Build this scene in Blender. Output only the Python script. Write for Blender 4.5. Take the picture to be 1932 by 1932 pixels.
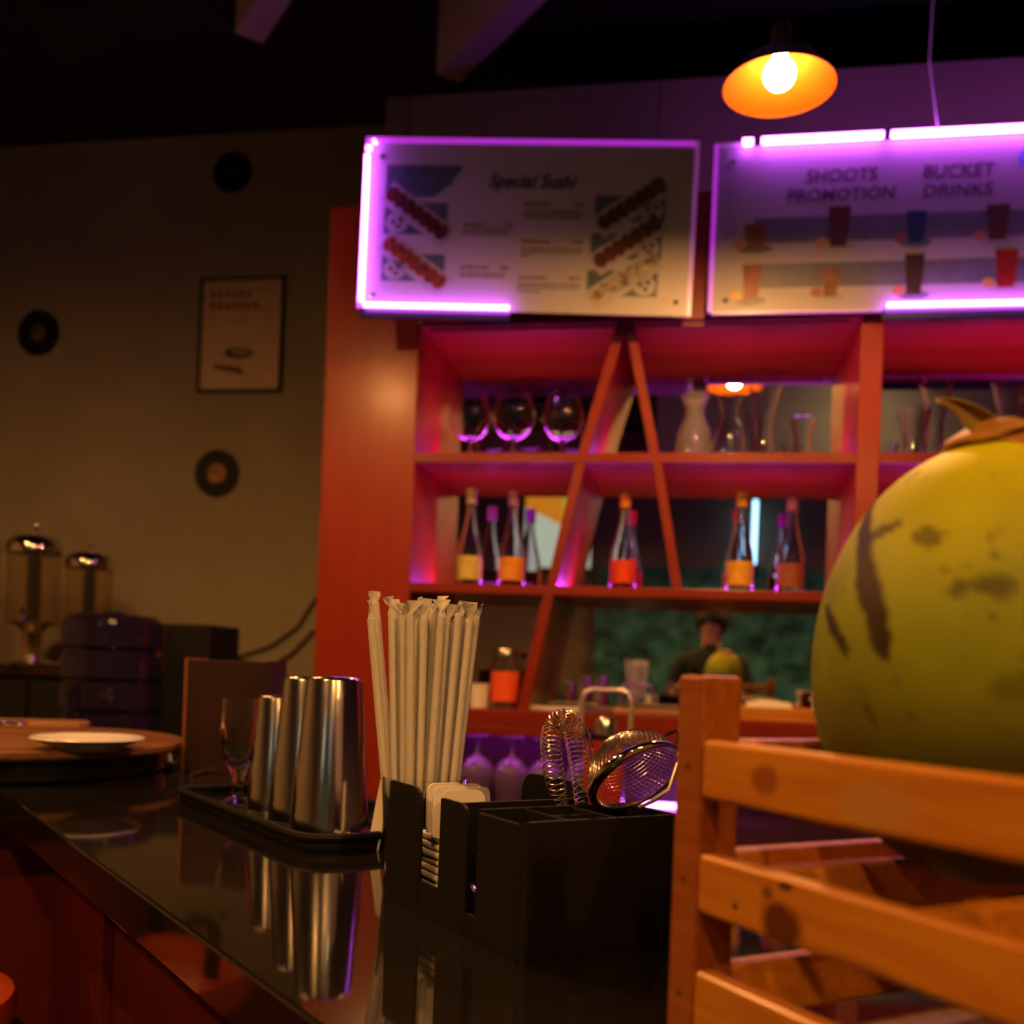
import bpy, bmesh, math, random
from mathutils import Vector, Matrix
random.seed(7)
for o in list(bpy.data.objects): bpy.data.objects.remove(o)
SC = bpy.context.scene
COL = SC.collection
R = math.radians

# ------------------------------------------------------------------ camera, world, exposure
EYE = 1.31                       # lens height above the floor
ROLL, FPX = R(2.2), 1900.0
cam_data = bpy.data.cameras.new('camera'); cam = bpy.data.objects.new('camera', cam_data)
COL.objects.link(cam); SC.camera = cam
cam.location = (0, 0, EYE)
cam.matrix_world = Matrix.Translation((0, 0, EYE)) @ Matrix.Rotation(R(90), 4, 'X') @ Matrix.Rotation(ROLL, 4, 'Z')
cam_data.sensor_fit = 'HORIZONTAL'; cam_data.sensor_width = 36.0
cam_data.lens = FPX / 1932 * 36.0
cam_data.shift_x = 0.0; cam_data.shift_y = (1262 - 966) / 1932
cam_data.clip_start = 0.005; cam_data.clip_end = 60
cam_data.dof.use_dof = True; cam_data.dof.focus_distance = 0.92; cam_data.dof.aperture_fstop = 4.6

world = bpy.data.worlds.new('world'); SC.world = world; world.use_nodes = True
world.node_tree.nodes['Background'].inputs[0].default_value = (1.0, 0.5, 0.2, 1)
world.node_tree.nodes['Background'].inputs[1].default_value = 0.0006
SC.view_settings.view_transform = 'Standard'; SC.view_settings.look = 'None'
SC.view_settings.gamma = 1.0; SC.view_settings.use_curve_mapping = False
SC.view_settings.exposure = 0.20
SC.cycles.use_denoising = True
SC.cycles.max_bounces = 9; SC.cycles.glossy_bounces = 5; SC.cycles.transmission_bounces = 8
SC.cycles.adaptive_threshold = 0.05; SC.cycles.diffuse_bounces = 3; SC.cycles.transparent_max_bounces = 12
SC.cycles.caustics_reflective = False; SC.cycles.caustics_refractive = False
SC.cycles.sample_clamp_indirect = 4.0

LAMP_W = 1250.0                   # radiance of a pendant bulb
LAMP_C = (1.0, 0.50, 0.17)
PURPLE = (0.80, 0.06, 1.0)

# ------------------------------------------------------------------ frames of the place
SIN, COS = math.sin(ROLL), math.cos(ROLL)
def uv(x, y):
    dx, dy = x - 966.0, y - 1262.0
    return dx * COS + dy * SIN, -dx * SIN + dy * COS
def at(x, y, Y):
    u, v = uv(x, y); return Vector((u / FPX * Y, Y, EYE - v / FPX * Y))
def onz(x, y, z):
    u, v = uv(x, y); return at(x, y, (EYE - z) * FPX / v)
CA, SA = math.cos(R(10.1)), math.sin(R(10.1))
DB = 2.757                       # distance from lens to the back-bar front plane
def cw(s, b, z): return Vector((s * CA + b * SA, -s * SA + b * CA, z))
def cab(x, y, off=0.0):          # (s, z) on the plane `off` behind the back-bar front
    u, v = uv(x, y); k = (DB + off) / (u / FPX * SA + CA)
    return u / FPX * k * CA - k * SA, EYE - v / FPX * k
NX, NY = 0.815, 0.579            # across the bar / along the bar
def bw(n, d, z): return Vector((NX * n - NY * d, NY * n + NX * d, z))
BAR_ROT = math.atan2(NY, NX)
TOP = 1.10                       # bar top height

# ------------------------------------------------------------------ materials
MATS = {}
def mat(name, col, rough=0.5, metal=0.0, var=0.0, vscale=8.0, bump=0.0, bscale=60.0, trans=0.0, ior=1.45,
        emit=None, estr=0.0, stretch=None, col2=None, coat=0.0, spec=None, alpha=None):
    if name in MATS: return MATS[name]
    m = bpy.data.materials.new(name); m.use_nodes = True; MATS[name] = m
    nt = m.node_tree; b = nt.nodes['Principled BSDF']
    b.inputs['Base Color'].default_value = (*col, 1)
    b.inputs['Roughness'].default_value = rough; b.inputs['Metallic'].default_value = metal
    b.inputs['Transmission Weight'].default_value = trans; b.inputs['IOR'].default_value = ior
    b.inputs['Coat Weight'].default_value = coat; b.inputs['Coat Roughness'].default_value = 0.22
    if spec is not None: b.inputs['Specular IOR Level'].default_value = spec
    if emit: b.inputs['Emission Color'].default_value = (*emit, 1); b.inputs['Emission Strength'].default_value = estr
    if alpha is not None: b.inputs['Alpha'].default_value = alpha
    tc = nt.nodes.new('ShaderNodeTexCoord'); mp = nt.nodes.new('ShaderNodeMapping')
    nt.links.new(tc.outputs['Object'], mp.inputs[0])
    if stretch: mp.inputs['Scale'].default_value = stretch
    if var > 0 or col2:
        n = nt.nodes.new('ShaderNodeTexNoise'); n.inputs['Scale'].default_value = vscale; n.inputs['Detail'].default_value = 6
        nt.links.new(mp.outputs[0], n.inputs['Vector'])
        r = nt.nodes.new('ShaderNodeValToRGB')
        c2 = col2 if col2 else tuple(c * (1 - var) for c in col)
        r.color_ramp.elements[0].position = 0.35; r.color_ramp.elements[0].color = (*c2, 1)
        r.color_ramp.elements[1].position = 0.65; r.color_ramp.elements[1].color = (*col, 1)
        nt.links.new(n.outputs['Fac'], r.inputs[0]); nt.links.new(r.outputs[0], b.inputs['Base Color'])
    if bump > 0:
        n2 = nt.nodes.new('ShaderNodeTexNoise'); n2.inputs['Scale'].default_value = bscale; n2.inputs['Detail'].default_value = 4
        nt.links.new(mp.outputs[0], n2.inputs['Vector'])
        bp = nt.nodes.new('ShaderNodeBump'); bp.inputs['Strength'].default_value = bump; bp.inputs['Distance'].default_value = 0.01
        nt.links.new(n2.outputs['Fac'], bp.inputs['Height']); nt.links.new(bp.outputs[0], b.inputs['Normal'])
    return m

def emis(name, col, st):
    if name in MATS: return MATS[name]
    m = bpy.data.materials.new(name); m.use_nodes = True; MATS[name] = m
    nt = m.node_tree; nt.nodes.remove(nt.nodes['Principled BSDF'])
    e = nt.nodes.new('ShaderNodeEmission'); e.inputs[0].default_value = (*col, 1); e.inputs[1].default_value = st
    nt.links.new(e.outputs[0], nt.nodes['Material Output'].inputs[0]); return m

def pine(name, knots=(), light=(0.62, 0.25, 0.016), dark=(0.48, 0.16, 0.010)):
    m = mat(name, light, 0.42, col2=dark, vscale=3.0, stretch=(3, 40, 40), coat=0.25, bump=0.05, bscale=12)
    nt = m.node_tree; b = nt.nodes['Principled BSDF']
    src = b.inputs['Base Color'].links[0].from_socket
    tc = [n for n in nt.nodes if n.type == 'TEX_COORD'][0]
    nz = nt.nodes.new('ShaderNodeTexNoise'); nz.inputs['Scale'].default_value = 60
    nt.links.new(tc.outputs['Object'], nz.inputs['Vector'])
    for (kx, ky, kz, kr, asp, c) in knots:
        mp = nt.nodes.new('ShaderNodeMapping'); mp.vector_type = 'POINT'
        mp.inputs['Location'].default_value = (-kx / asp, -ky, -kz); mp.inputs['Scale'].default_value = (1 / asp, 1, 1)
        nt.links.new(tc.outputs['Object'], mp.inputs[0])
        ln = nt.nodes.new('ShaderNodeVectorMath'); ln.operation = 'LENGTH'; nt.links.new(mp.outputs[0], ln.inputs[0])
        ad = nt.nodes.new('ShaderNodeMath'); ad.operation = 'MULTIPLY_ADD'; ad.inputs[1].default_value = 0.004
        nt.links.new(nz.outputs['Fac'], ad.inputs[0]); nt.links.new(ln.outputs['Value'], ad.inputs[2])
        mr = nt.nodes.new('ShaderNodeMapRange'); mr.inputs['From Min'].default_value = kr * 0.75 + .002
        mr.inputs['From Max'].default_value = kr * 1.25 + .002; mr.inputs['To Min'].default_value = 0.92; mr.inputs['To Max'].default_value = 0.0
        nt.links.new(ad.outputs[0], mr.inputs[0])
        mx = nt.nodes.new('ShaderNodeMixRGB'); mx.inputs[2].default_value = (*c, 1)
        nt.links.new(mr.outputs[0], mx.inputs[0]); nt.links.new(src, mx.inputs[1]); src = mx.outputs[0]
    nt.links.new(src, b.inputs['Base Color']); return m

M_RED = mat('red_lacquered_wood', (0.30, 0.023, 0.002), 0.42, col2=(0.25, 0.019, 0.002), vscale=2.5, stretch=(10, 10, 1.2), coat=0.30, spec=.35, bump=.03, bscale=9)
M_REDH = mat('red_lacquered_wood_lengthwise', (0.235, 0.016, 0.002), 0.42, col2=(0.19, 0.012, 0.0015), vscale=2.5, stretch=(1.2, 10, 10), coat=0.30, spec=.35, bump=.03, bscale=9)
M_MIRROR = mat('mirror_glass', (0.80, 0.80, 0.78), 0.0, 1.0)
M_GRANITE = mat('black_polished_granite', (0.014, 0.011, 0.009), 0.05, var=0.4, vscale=240, spec=1.0)
M_BARRED = mat('red_painted_bar_front', (0.17, 0.015, 0.006), 0.6, var=0.3, vscale=5, bump=.08, bscale=30)
M_WALL = mat('beige_plaster_wall', (0.42, 0.36, 0.25), 0.9, var=0.12, vscale=3, bump=.1, bscale=50)
M_DARKWALL = mat('dark_brown_wall', (0.24, 0.19, 0.14), 0.9, var=0.2, vscale=3)
M_CEIL = mat('black_ceiling_paint', (0.03, 0.025, 0.025), 0.9, var=0.3, vscale=3)
M_BEAM = mat('violet_lit_rafter', (0.72, 0.52, 0.74), 0.7, var=0.2, vscale=4)  # violet of the LED light is put into the rafter colour
M_FLOOR = mat('dark_floor_tile', (0.06, 0.035, 0.025), 0.5, var=0.4, vscale=6)
M_BLACK = mat('black_plastic', (0.0085, 0.008, 0.007), 0.55, spec=.22, bump=.12, bscale=500)
M_BLACKG = mat('black_gloss_plastic', (0.012, 0.012, 0.012), 0.2)
M_DARKWOOD = mat('dark_stained_wood', (0.034, 0.009, 0.005), 0.5, col2=(0.020, .006, .004), vscale=3, stretch=(12, 12, 1))
M_STEEL = mat('polished_steel', (0.72, 0.70, 0.68), 0.16, 1.0, bump=.02, bscale=300)
M_CHROME = mat('chrome', (0.80, 0.78, 0.75), 0.07, 1.0)
M_WIRE = mat('steel_wire', (0.85, 0.75, 0.58), 0.22, 1.0)
M_GLASS = mat('clear_glass', (0.97, 0.97, 0.97), 0.0, trans=1.0, ior=1.45)
M_SMOKE = mat('lavender_bottle_glass', (0.93, 0.88, 0.96), 0.0, trans=1.0, ior=1.45)
M_PAPER = mat('white_paper', (0.80, 0.77, 0.72), 0.8, bump=.05, bscale=80)
M_WRAP = mat('straw_wrapper_paper', (0.66, 0.64, 0.60), 0.65, bump=.15, bscale=220)
M_WHITE = mat('white_ceramic', (0.82, 0.80, 0.77), 0.2, coat=.4)
M_CLEARP = mat('milky_film', (0.85, 0.82, 0.80), 0.35, trans=0.55, ior=1.2)
M_BULB = emis('lit_bulb', (1.0, 0.45, 0.12), LAMP_W)
M_SHADE_IN = mat('orange_enamel_shade', (0.026, 0.0060, 0.0003), 0.5, spec=0.02)
M_SHADE_OUT = mat('black_enamel_shade', (0.03, 0.025, 0.02), 0.4)
M_LED = emis('violet_led_tube', (0.62, 0.09, 1.0), 26.0)
M_LEDSTRIP = emis('violet_led_strip', PURPLE, 100.0)
M_LEDPINK = emis('magenta_led_strip', (1.0, 0.10, 0.55), 9.0)
M_EDGE = mat('acrylic_edge_lit_violet', (0.5, 0.3, 0.6), 0.3, emit=(0.45, 0.02, 0.60), estr=0.75)
M_EDGE2 = mat('acrylic_edge_dim', (0.55, 0.45, 0.6), 0.3, emit=(0.45, 0.06, 0.50), estr=0.25)

# ------------------------------------------------------------------ mesh builder
class MB:
    def __init__(s): s.v = []; s.f = []
    def box(s, x0, x1, y0, y1, z0, z1, M=None):
        i = len(s.v)
        vs = [Vector(p) for p in ((x0,y0,z0),(x1,y0,z0),(x1,y1,z0),(x0,y1,z0),(x0,y0,z1),(x1,y0,z1),(x1,y1,z1),(x0,y1,z1))]
        if M: vs = [M @ p for p in vs]
        s.v += vs
        s.f += [tuple(i + k for k in q) for q in ((0,3,2,1),(4,5,6,7),(0,1,5,4),(1,2,6,5),(2,3,7,6),(3,0,4,7))]
        return s
    def prism(s, poly, z0, z1, M=None):            # poly in xy
        i = len(s.v); n = len(poly)
        vs = [Vector((x, y, z0)) for x, y in poly] + [Vector((x, y, z1)) for x, y in poly]
        if M: vs = [M @ p for p in vs]
        s.v += vs
        s.f.append(tuple(range(i + n - 1, i - 1, -1))); s.f.append(tuple(range(i + n, i + 2 * n)))
        for k in range(n):
            j = (k + 1) % n; s.f.append((i + k, i + j, i + n + j, i + n + k))
        return s
    def slab(s, poly, y0, y1, M=None):             # poly in xz, thickness in y
        T = Matrix(((1,0,0,0),(0,0,-1,0),(0,1,0,0),(0,0,0,1)))
        return s.prism(poly, -y1, -y0, (M @ T) if M else T)
    def lathe(s, prof, seg=28, M=None, ang=2*math.pi):  # prof [(r,z)...]
        i = len(s.v); n = len(prof); full = abs(ang - 2*math.pi) < 1e-6
        cols = seg if full else seg + 1
        for k in range(cols):
            a = ang * k / seg
            for r, z in prof:
                p = Vector((r * math.cos(a), r * math.sin(a), z)); s.v.append(M @ p if M else p)
        for k in range(seg):
            a, b = i + k * n, i + ((k + 1) % cols) * n
            for j in range(n - 1):
                r0, r1 = prof[j][0], prof[j+1][0]
                if r0 < 1e-9 and r1 < 1e-9: continue
                if r0 < 1e-9: s.f.append((a + j, b + j + 1, a + j + 1))
                elif r1 < 1e-9: s.f.append((a + j, b + j, a + j + 1))
                else: s.f.append((a + j, b + j, b + j + 1, a + j + 1))
        return s
    def tube(s, pts, r, seg=8, closed=False, caps=True):
        pts = [Vector(p) for p in pts]; n = len(pts); i = len(s.v)
        rr = r if isinstance(r, (list, tuple)) else [r] * n
        t0 = (pts[1] - pts[0]).normalized(); up = Vector((0, 0, 1)) if abs(t0.z) < .9 else Vector((1, 0, 0))
        nrm = (up - t0 * up.dot(t0)).normalized()
        for k in range(n):
            if closed: t = (pts[(k+1) % n] - pts[k-1]).normalized()
            else: t = (pts[min(k+1, n-1)] - pts[max(k-1, 0)]).normalized()
            nrm = (nrm - t * nrm.dot(t)).normalized(); bi = t.cross(nrm)
            for q in range(seg):
                a = 2 * math.pi * q / seg
                s.v.append(pts[k] + (nrm * math.cos(a) + bi * math.sin(a)) * rr[k])
        m = n if closed else n - 1
        for k in range(m):
            a, b = i + k * seg, i + ((k + 1) % n) * seg
            for q in range(seg):
                w = (q + 1) % seg; s.f.append((a + q, a + w, b + w, b + q))
        if caps and not closed:
            s.f.append(tuple(i + q for q in range(seg - 1, -1, -1))); s.f.append(tuple(i + (n - 1) * seg + q for q in range(seg)))
        return s
    def build(s, name, m, parent=None, smooth=False, bevel=0.0, seg=2, loc=None, rot=None):
        me = bpy.data.meshes.new(name); me.from_pydata([tuple(p) for p in s.v], [], s.f); me.validate(); me.update()
        if m: me.materials.append(m)
        if smooth:
            for p in me.polygons: p.use_smooth = True
            try: me.set_sharp_from_angle(angle=R(38))
            except Exception: pass
        o = bpy.data.objects.new(name, me); COL.objects.link(o)
        if parent: o.parent = parent
        if loc is not None: o.location = loc
        if rot is not None: o.rotation_euler = rot
        if bevel > 0:
            b = o.modifiers.new('bevel', 'BEVEL'); b.width = bevel; b.segments = seg; b.limit_method = 'ANGLE'; b.angle_limit = R(40)
        return o

def tag(o, label, cat, group=None):
    o['label'] = label; o['category'] = cat
    if group: o['group'] = group
    return o
def thing(name, label, cat, loc=(0, 0, 0), rz=0.0, group=None):
    o = bpy.data.objects.new(name, None); COL.objects.link(o); o.empty_display_size = .05
    o.location = loc; o.rotation_euler = (0, 0, rz); return tag(o, label, cat, group)
def struct(o): o['kind'] = 'structure'; return o
def copy_tree(o, parent=None, label=None, group=None):
    c = o.copy(); COL.objects.link(c); c.parent = parent
    if label: c['label'] = label
    if group: c['group'] = group
    for ch in [q for q in bpy.data.objects if q.parent == o]: copy_tree(ch, c)
    return c

# ================================================================== THE ROOM
CABROT = R(-10.1)
def room_box(name, s0, s1, b0, b1, z0, z1, m):
    q = MB().box(s0, s1, b0, b1, z0, z1)
    return struct(q.build(name, m, rot=(0, 0, CABROT)))
room_box('floor', -4.2, 4.2, -4.2, 4.9, -0.06, 0.0, M_FLOOR)
room_box('ceiling', -4.2, 4.2, -4.2, 4.9, 3.60, 3.66, M_CEIL)
WB = 4.10
s_step = cab(352, 900, WB - 0.10 - DB)[0]
room_box('wall_rear', -3.9, -0.98, WB, WB + .12, 0, 3.60, M_WALL)
room_box('wall_behind_shelves', -1.03, 3.9, 3.09, WB + .12, 0, 3.12, M_DARKWALL)
room_box('wall_left', -4.0, -3.9, -4.0, WB + .12, 0, 3.60, M_WALL)
room_box('wall_right', 3.9, 4.0, -4.0, WB + .12, 0, 3.60, M_DARKWALL)
room_box('wall_front', -3.9, 3.9, -3.6, -3.5, 0, 3.60, M_DARKWALL)
# rafters under the ceiling
def rafter(p0, p1, w, h, idx):
    p0, p1 = Vector(p0), Vector(p1); L = (p1 - p0).length; a = math.atan2(p1.y - p0.y, p1.x - p0.x)
    struct(MB().box(0, L, -w/2, w/2, 0, h).build('trim_%d' % idx, M_BEAM, loc=p0, rot=(0, 0, a), bevel=.004))
rafter((-.30, 3.48, 3.34), (0.62, 2.05, 3.34), .095, .26, 1)
rafter((-.94, 3.30, 3.34), (-.02, 1.87, 3.34), .095, .26, 2)
rafter((.95, 2.75, 3.34), (1.85, 1.45, 3.34), .095, .26, 3)

# ================================================================== BACK BAR CABINET
cabn = thing('back_bar_cabinet', 'red lacquered back bar shelving with mirrored back and slanted boards', 'cabinet', cw(0, DB, 0), CABROT)
SD = 0.28                                        # shelf depth
Z_T, Z_1, Z_2, Z_C = 2.27, 1.912, 1.545, 1.197    # underside of top; tops of shelves
S0, S1, S2, S3 = -1.072, -0.795, 0.405, 1.62
MB().box(S0, S1, 0, SD, 0, 2.62).build('side_panel', M_RED, cabn, bevel=.004)
MB().box(S1, S3, 0.0, SD, Z_T, 2.62).build('fascia', M_REDH, cabn, bevel=.004)
MB().box(0.405, 0.462, -.004, SD, Z_C, Z_T).build('divider', M_RED, cabn, bevel=.003)
MB().box(S3, S3 + .06, 0, SD, 0, 2.62).build('side_panel', M_RED, cabn, bevel=.004)
for (a, b) in ((S1, 0.405), (0.462, S3)):
    MB().box(a, b, 0, SD - .004, Z_1 - .028, Z_1).build('shelf', M_REDH, cabn, bevel=.002)
    MB().box(a, b, 0, SD - .004, Z_2 - .027, Z_2).build('shelf', M_REDH, cabn, bevel=.002)
    MB().box(a, b, SD - .004, SD + .004, Z_C, Z_T).build('mirror_pane', M_MIRROR, cabn)
    for z in (Z_1, Z_2):
        MB().box(a + .02, b - .02, SD - .030, SD - .018, z, z + .005).build('led_strip', M_LEDSTRIP, cabn)
    MB().box(a + .03, b - .03, .004, .012, Z_T - .014, Z_T - .006).build('valance_lip', M_REDH, cabn)
MB().box(S1, S3, -.03, SD, Z_C - .045, Z_C).build('counter_board', M_REDH, cabn, bevel=.003)
MB().box(S1, S3, -.03, -.020, Z_C - .072, Z_C - .045).build('counter_lip', M_REDH, cabn, bevel=.002)
# slanted boards
def slant(x0, z0, x1, z1, w, name='slanted_board'):
    d = Vector((x1 - x0, 0, z1 - z0)); L = d.length; ang = math.atan2(d.z, d.x)
    q = MB().box(0, L, 0.001, SD - .006, -w/2, w/2, Matrix.Translation((x0, 0, z0)) @ Matrix.Rotation(-ang, 4, 'Y'))
    return q.build(name, M_REDH, cabn, bevel=.002)
slant(-.222, Z_T + .005, -.316, Z_1 - .002, .028); slant(-.322, Z_1 - .026, -.390, Z_2 - .002, .028); slant(-.397, Z_2 - .024, -.459, Z_C - .002, .030)
slant(-.205, Z_T + .005, -.121, Z_1 - .002, .026); slant(-.113, Z_1 - .026, -.046, Z_2 - .002, .026)
# lower cabinet with worktop
low = thing('work_counter', 'low red cabinet run with dark worktop below the mirrored shelves', 'cabinet', cw(0, DB, 0), CABROT)
MB().box(S1, S3, -.50, SD - .01, .89, .93).build('worktop', M_DARKWOOD, low, bevel=.004)
for k in range(4):
    a = S1 + k * (S3 - S1) / 4; b = a + (S3 - S1) / 4
    MB().box(a + .004, b - .004, -.47, -.452, .08, .885).build('door', M_BARRED, low, bevel=.003)
    MB().tube([(b - .05, -.47, .70), (b - .05, -.492, .70), (b - .05, -.492, .80), (b - .05, -.47, .80)], .005, 8).build('handle', M_STEEL, [q_ for q_ in bpy.data.objects if q_.parent == low][-1], smooth=True)
    MB().box(a + .002, b - .002, -.452, SD - .01, .05, .89).build('carcass', M_DARKWOOD, low)
MB().box(S1, S3, SD - .012, SD - .002, .93, Z_C - .045).build('back_panel', M_DARKWOOD, low)
MB().box(-.12, .03, SD - .15, SD - .14, .932, .946).build('led_strip', M_LED, low)
MB().box(S1 + .05, S1 + .95, -.016, -.006, Z_C - .053, Z_C - .0455).build('led_strip', emis('violet_led_niche', PURPLE, 40.0), low)

# ================================================================== GLASSWARE AND BOTTLES ON THE SHELVES
def closed_profile(outer, t=.002):
    inner = [(max(r - t, 0.0), z + (t if k == 0 else 0)) for k, (r, z) in enumerate(outer)]
    return outer + inner[::-1]
GOB = [(0, 0), (.034, 0), (.034, .003), (.006, .008), (.005, .018), (.005, .050), (.010, .058), (.030, .068), (.047, .088), (.055, .115), (.053, .145), (.044, .176), (.038, .200)]
GOBI = [(.036, .200), (.042, .176), (.051, .145), (.053, .115), (.045, .090), (.029, .071), (0, .062)]
M_GLASSF = mat('violet_lit_stemware', (.78, .50, .92), .12, trans=.88, ior=1.4)  # clear glass tinted with the violet light of the LED strip
def stemmed(scale, loc, label, group, rz=0, flip=False, name='balloon_goblet'):
    o = MB().lathe(GOB + GOBI, 36).build(name, M_GLASSF if flip else M_GLASS, smooth=True, loc=loc)
    o.scale = (scale * (1 if flip else 1.16), scale * (1 if flip else 1.16), scale)
    if flip: o.rotation_euler = (math.pi, 0, 0); o.location = (loc[0], loc[1], loc[2] + .2 * scale)
    return tag(o, label, 'glass', group)
for px, sc_, lb in ((886, .96, 'balloon goblet at the left end of the upper mirrored shelf'), (967, 1.0, 'tallest balloon goblet in the middle of three on the upper shelf'), (1060, .94, 'balloon goblet nearest the slanted board on the upper shelf')):
    s, z = cab(px, 850, .10)
    stemmed(sc_, cw(s, DB + .10, Z_1), lb, 'balloon goblets on the upper shelf')

CAR = [(0, .002), (.040, 0), (.046, .006), (.047, .035), (.040, .075), (.028, .105), (.022, .122), (.024, .140), (.034, .165), (.037, .172)]
VASE = [(0, .002), (.030, 0), (.034, .006), (.026, .045), (.021, .075), (.022, .110), (.030, .150), (.043, .205), (.046, .215)]
VASES = [(0, .002), (.026, 0), (.029, .005), (.021, .040), (.021, .060), (.030, .100), (.036, .120)]
def vessel(name, prof, px, base, off, k, label, group, m=M_GLASS):
    s, z = cab(px, base, off)
    zz = Z_1 if base < 1000 else Z_2
    o = MB().lathe(closed_profile(prof, .0022), 32).build(name, m, smooth=True, loc=cw(s, DB + off, zz)); o.scale = (k,) * 3
    return tag(o, label, 'carafe' if name == 'carafe' else 'vase', group)
vessel('carafe', CAR, 1308, 858, .12, 1.10, 'frosty glass carafe beside the slanted board on the upper shelf', 'glass vessels on the upper shelf', mat('frosted_glass', (.95, .88, .9), .12, trans=.85, ior=1.3))
vessel('carafe', CAR, 1374, 858, .10, 1.02, 'clear glass carafe in front of the lamp reflection', 'glass vessels on the upper shelf')
vessel('glass_vase', VASE, 1440, 858, .14, 1.0, 'tallest flared glass vase between carafe and small vase', 'glass vessels on the upper shelf')
vessel('glass_vase', VASES, 1512, 858, .12, 1.0, 'small flared glass vase near the divider on the upper shelf', 'glass vessels on the upper shelf')
vessel('glass_vase', VASE, 1762, 858, .13, 1.0, 'flared glass vase just above the coconut, nearest the divider', 'glass vessels on the right shelf')
vessel('glass_vase', VASES, 1725, 858, .06, 1.1, 'short flared glass vase left of the taller one above the coconut', 'glass vessels on the right shelf')
vessel('glass_vase', VASE, 1900, 858, .12, 1.0, 'flared glass vase behind the coconut stem at the photo edge', 'glass vessels on the right shelf')

def bottle(px, H, cap, lab, label, rad=.037):
    s, z = cab(px, 1095 + (px - 885) * .045, .12)
    b = thing('bottle', label, 'bottle', cw(s, DB + .12, Z_2), random.uniform(-.3, .3), 'slim bottles on the lower mirrored shelf')
    p = [(0, .004), (rad * .9, 0), (rad, .006), (rad, .34 * H), (rad * .92, .42 * H), (rad * .66, .56 * H), (rad * .44, .70 * H), (.0125, .80 * H), (.0125, .965 * H), (.0145, .97 * H), (.0145, H), (.0115, H)]
    MB().lathe(p + [(max(r - .003, 0), max(z, .007)) for r, z in p[::-1]], 28).build('glass_body', M_SMOKE, b, smooth=True)
    MB().lathe([(0, H + .004), (.0155, H + .003), (.0158, .86 * H), (.0150, .855 * H)], 20).build('cap', cap, b, smooth=True)
    if lab:
        MB().lathe([(rad + .0006, .07 * H), (rad + .0006, .31 * H)], 24, ang=4.0, M=Matrix.Rotation(-2.0 - math.pi/2, 4, 'Z')).build('label_paper', lab, b, smooth=True)
def pap(n, c): return mat(n, c, .6, var=.25, vscale=40)
bottle(884, .282, pap('cork_cream', (.6, .5, .4)), pap('yellow_label', (.62, .55, .10)), 'tall clear bottle with yellow label at the shelf left end')
bottle(964, .276, pap('gold_violet_foil', (.45, .2, .5)), pap('orange_label', (.75, .30, .02)), 'clear bottle with orange label beside the slanted board')
bottle(1174, .272, pap('orange_foil', (.8, .25, .05)), pap('red_label', (.80, .06, .02)), 'clear bottle with red label standing between the slanted boards')
bottle(1394, .280, pap('amber_foil', (.75, .38, .08)), pap('amber_label', (.78, .42, .04)), 'clear bottle with amber label right of the slanted boards')
bottle(1489, .268, pap('plum_foil', (.35, .1, .3)), pap('brown_label', (.30, .08, .04)), 'clear bottle with brown label and plum cap near the coconut')
for q, (px, py) in enumerate(((898, 1440), (963, 1440), (1027, 1440), (1098, 1445))):
    s, z = cab(px, py, -.02)
    stemmed(.95, cw(s, DB + .0, .931), ['upside-down stemmed glass lit violet, right beside the straws', 'upside-down stemmed glass lit violet, second from the straws', 'upside-down stemmed glass lit violet behind the coil strainer', 'upside-down stemmed glass lit violet between coil and sieve'][q], 'upturned glasses under the back shelf', flip=True, name='stemmed_glass')

# things on the back counter board
s, z = cab(903, 1335, .05)
cup = thing('paper_cup', 'small white cup on the back shelf just right of the straws', 'cup', cw(s, DB + .05, Z_C))
MB().lathe(closed_profile([(0, 0), (.024, 0), (.028, .065)], .0015), 24).build('cup_wall', M_PAPER, cup, smooth=True)
MB().lathe([(.0265, .0635), (.030, .064), (.0300, .068), (.0275, .068)], 24).build('rim', M_PAPER, cup, smooth=True)
s, z = cab(950, 1335, .05)
jar = thing('jar', 'squat glass jar with bright red label on the back shelf', 'jar', cw(s, DB + .07, Z_C))
MB().lathe(closed_profile([(0, 0), (.040, 0), (.042, .01), (.042, .12), (.036, .135), (.034, .15)], .002), 28).build('glass_body', M_GLASS, jar, smooth=True)
MB().lathe([(.0426, .02), (.0426, .105)], 28).build('label_paper', mat('jar_red_label', (.85, .10, .02), .5), jar, smooth=True)
MB().lathe([(0, .17), (.034, .168), (.037, .16), (.037, .15), (.034, .15)], 28).build('lid', M_STEEL, jar, smooth=True)
MB().lathe([(0, .012), (.036, .012), (.038, .02), (.038, .10), (0, .10)], 24).build('filling', mat('orange_filling', (.7, .18, .03), .6, var=.4, vscale=60), jar, smooth=True)
s, z = cab(1460, 1380, .0)
tr = thing('wooden_tray', 'wooden serving tray on the back shelf behind the crate post', 'tray', cw(s, DB + .10, Z_C), CABROT)
MB().box(-.11, .11, -.09, .09, 0, .012).build('tray_bottom', pine('tray_pine'), tr, bevel=.002)
for (a, b, c, d) in ((-.11, -.10, -.09, .09), (.10, .11, -.09, .09), (-.10, .10, -.09, -.08), (-.10, .10, .08, .09)):
    MB().box(a, b, c, d, .012, .035).build('tray_rim', pine('tray_pine'), tr, bevel=.002)
s, z = cab(1455, 1320, .0)
MBt = MB().tube([cw(s - .06, DB + .08, Z_C + .033), cw(s - .02, DB + .085, Z_C + .036), cw(s + .03, DB + .08, Z_C + .033), cw(s + .06, DB + .08, Z_C + .033)], [.015, .020, .020, .016], 14)
tag(MBt.build('rolled_towel', M_PAPER, smooth=True), 'white rolled towel lying in the wooden tray', 'towel')
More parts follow.
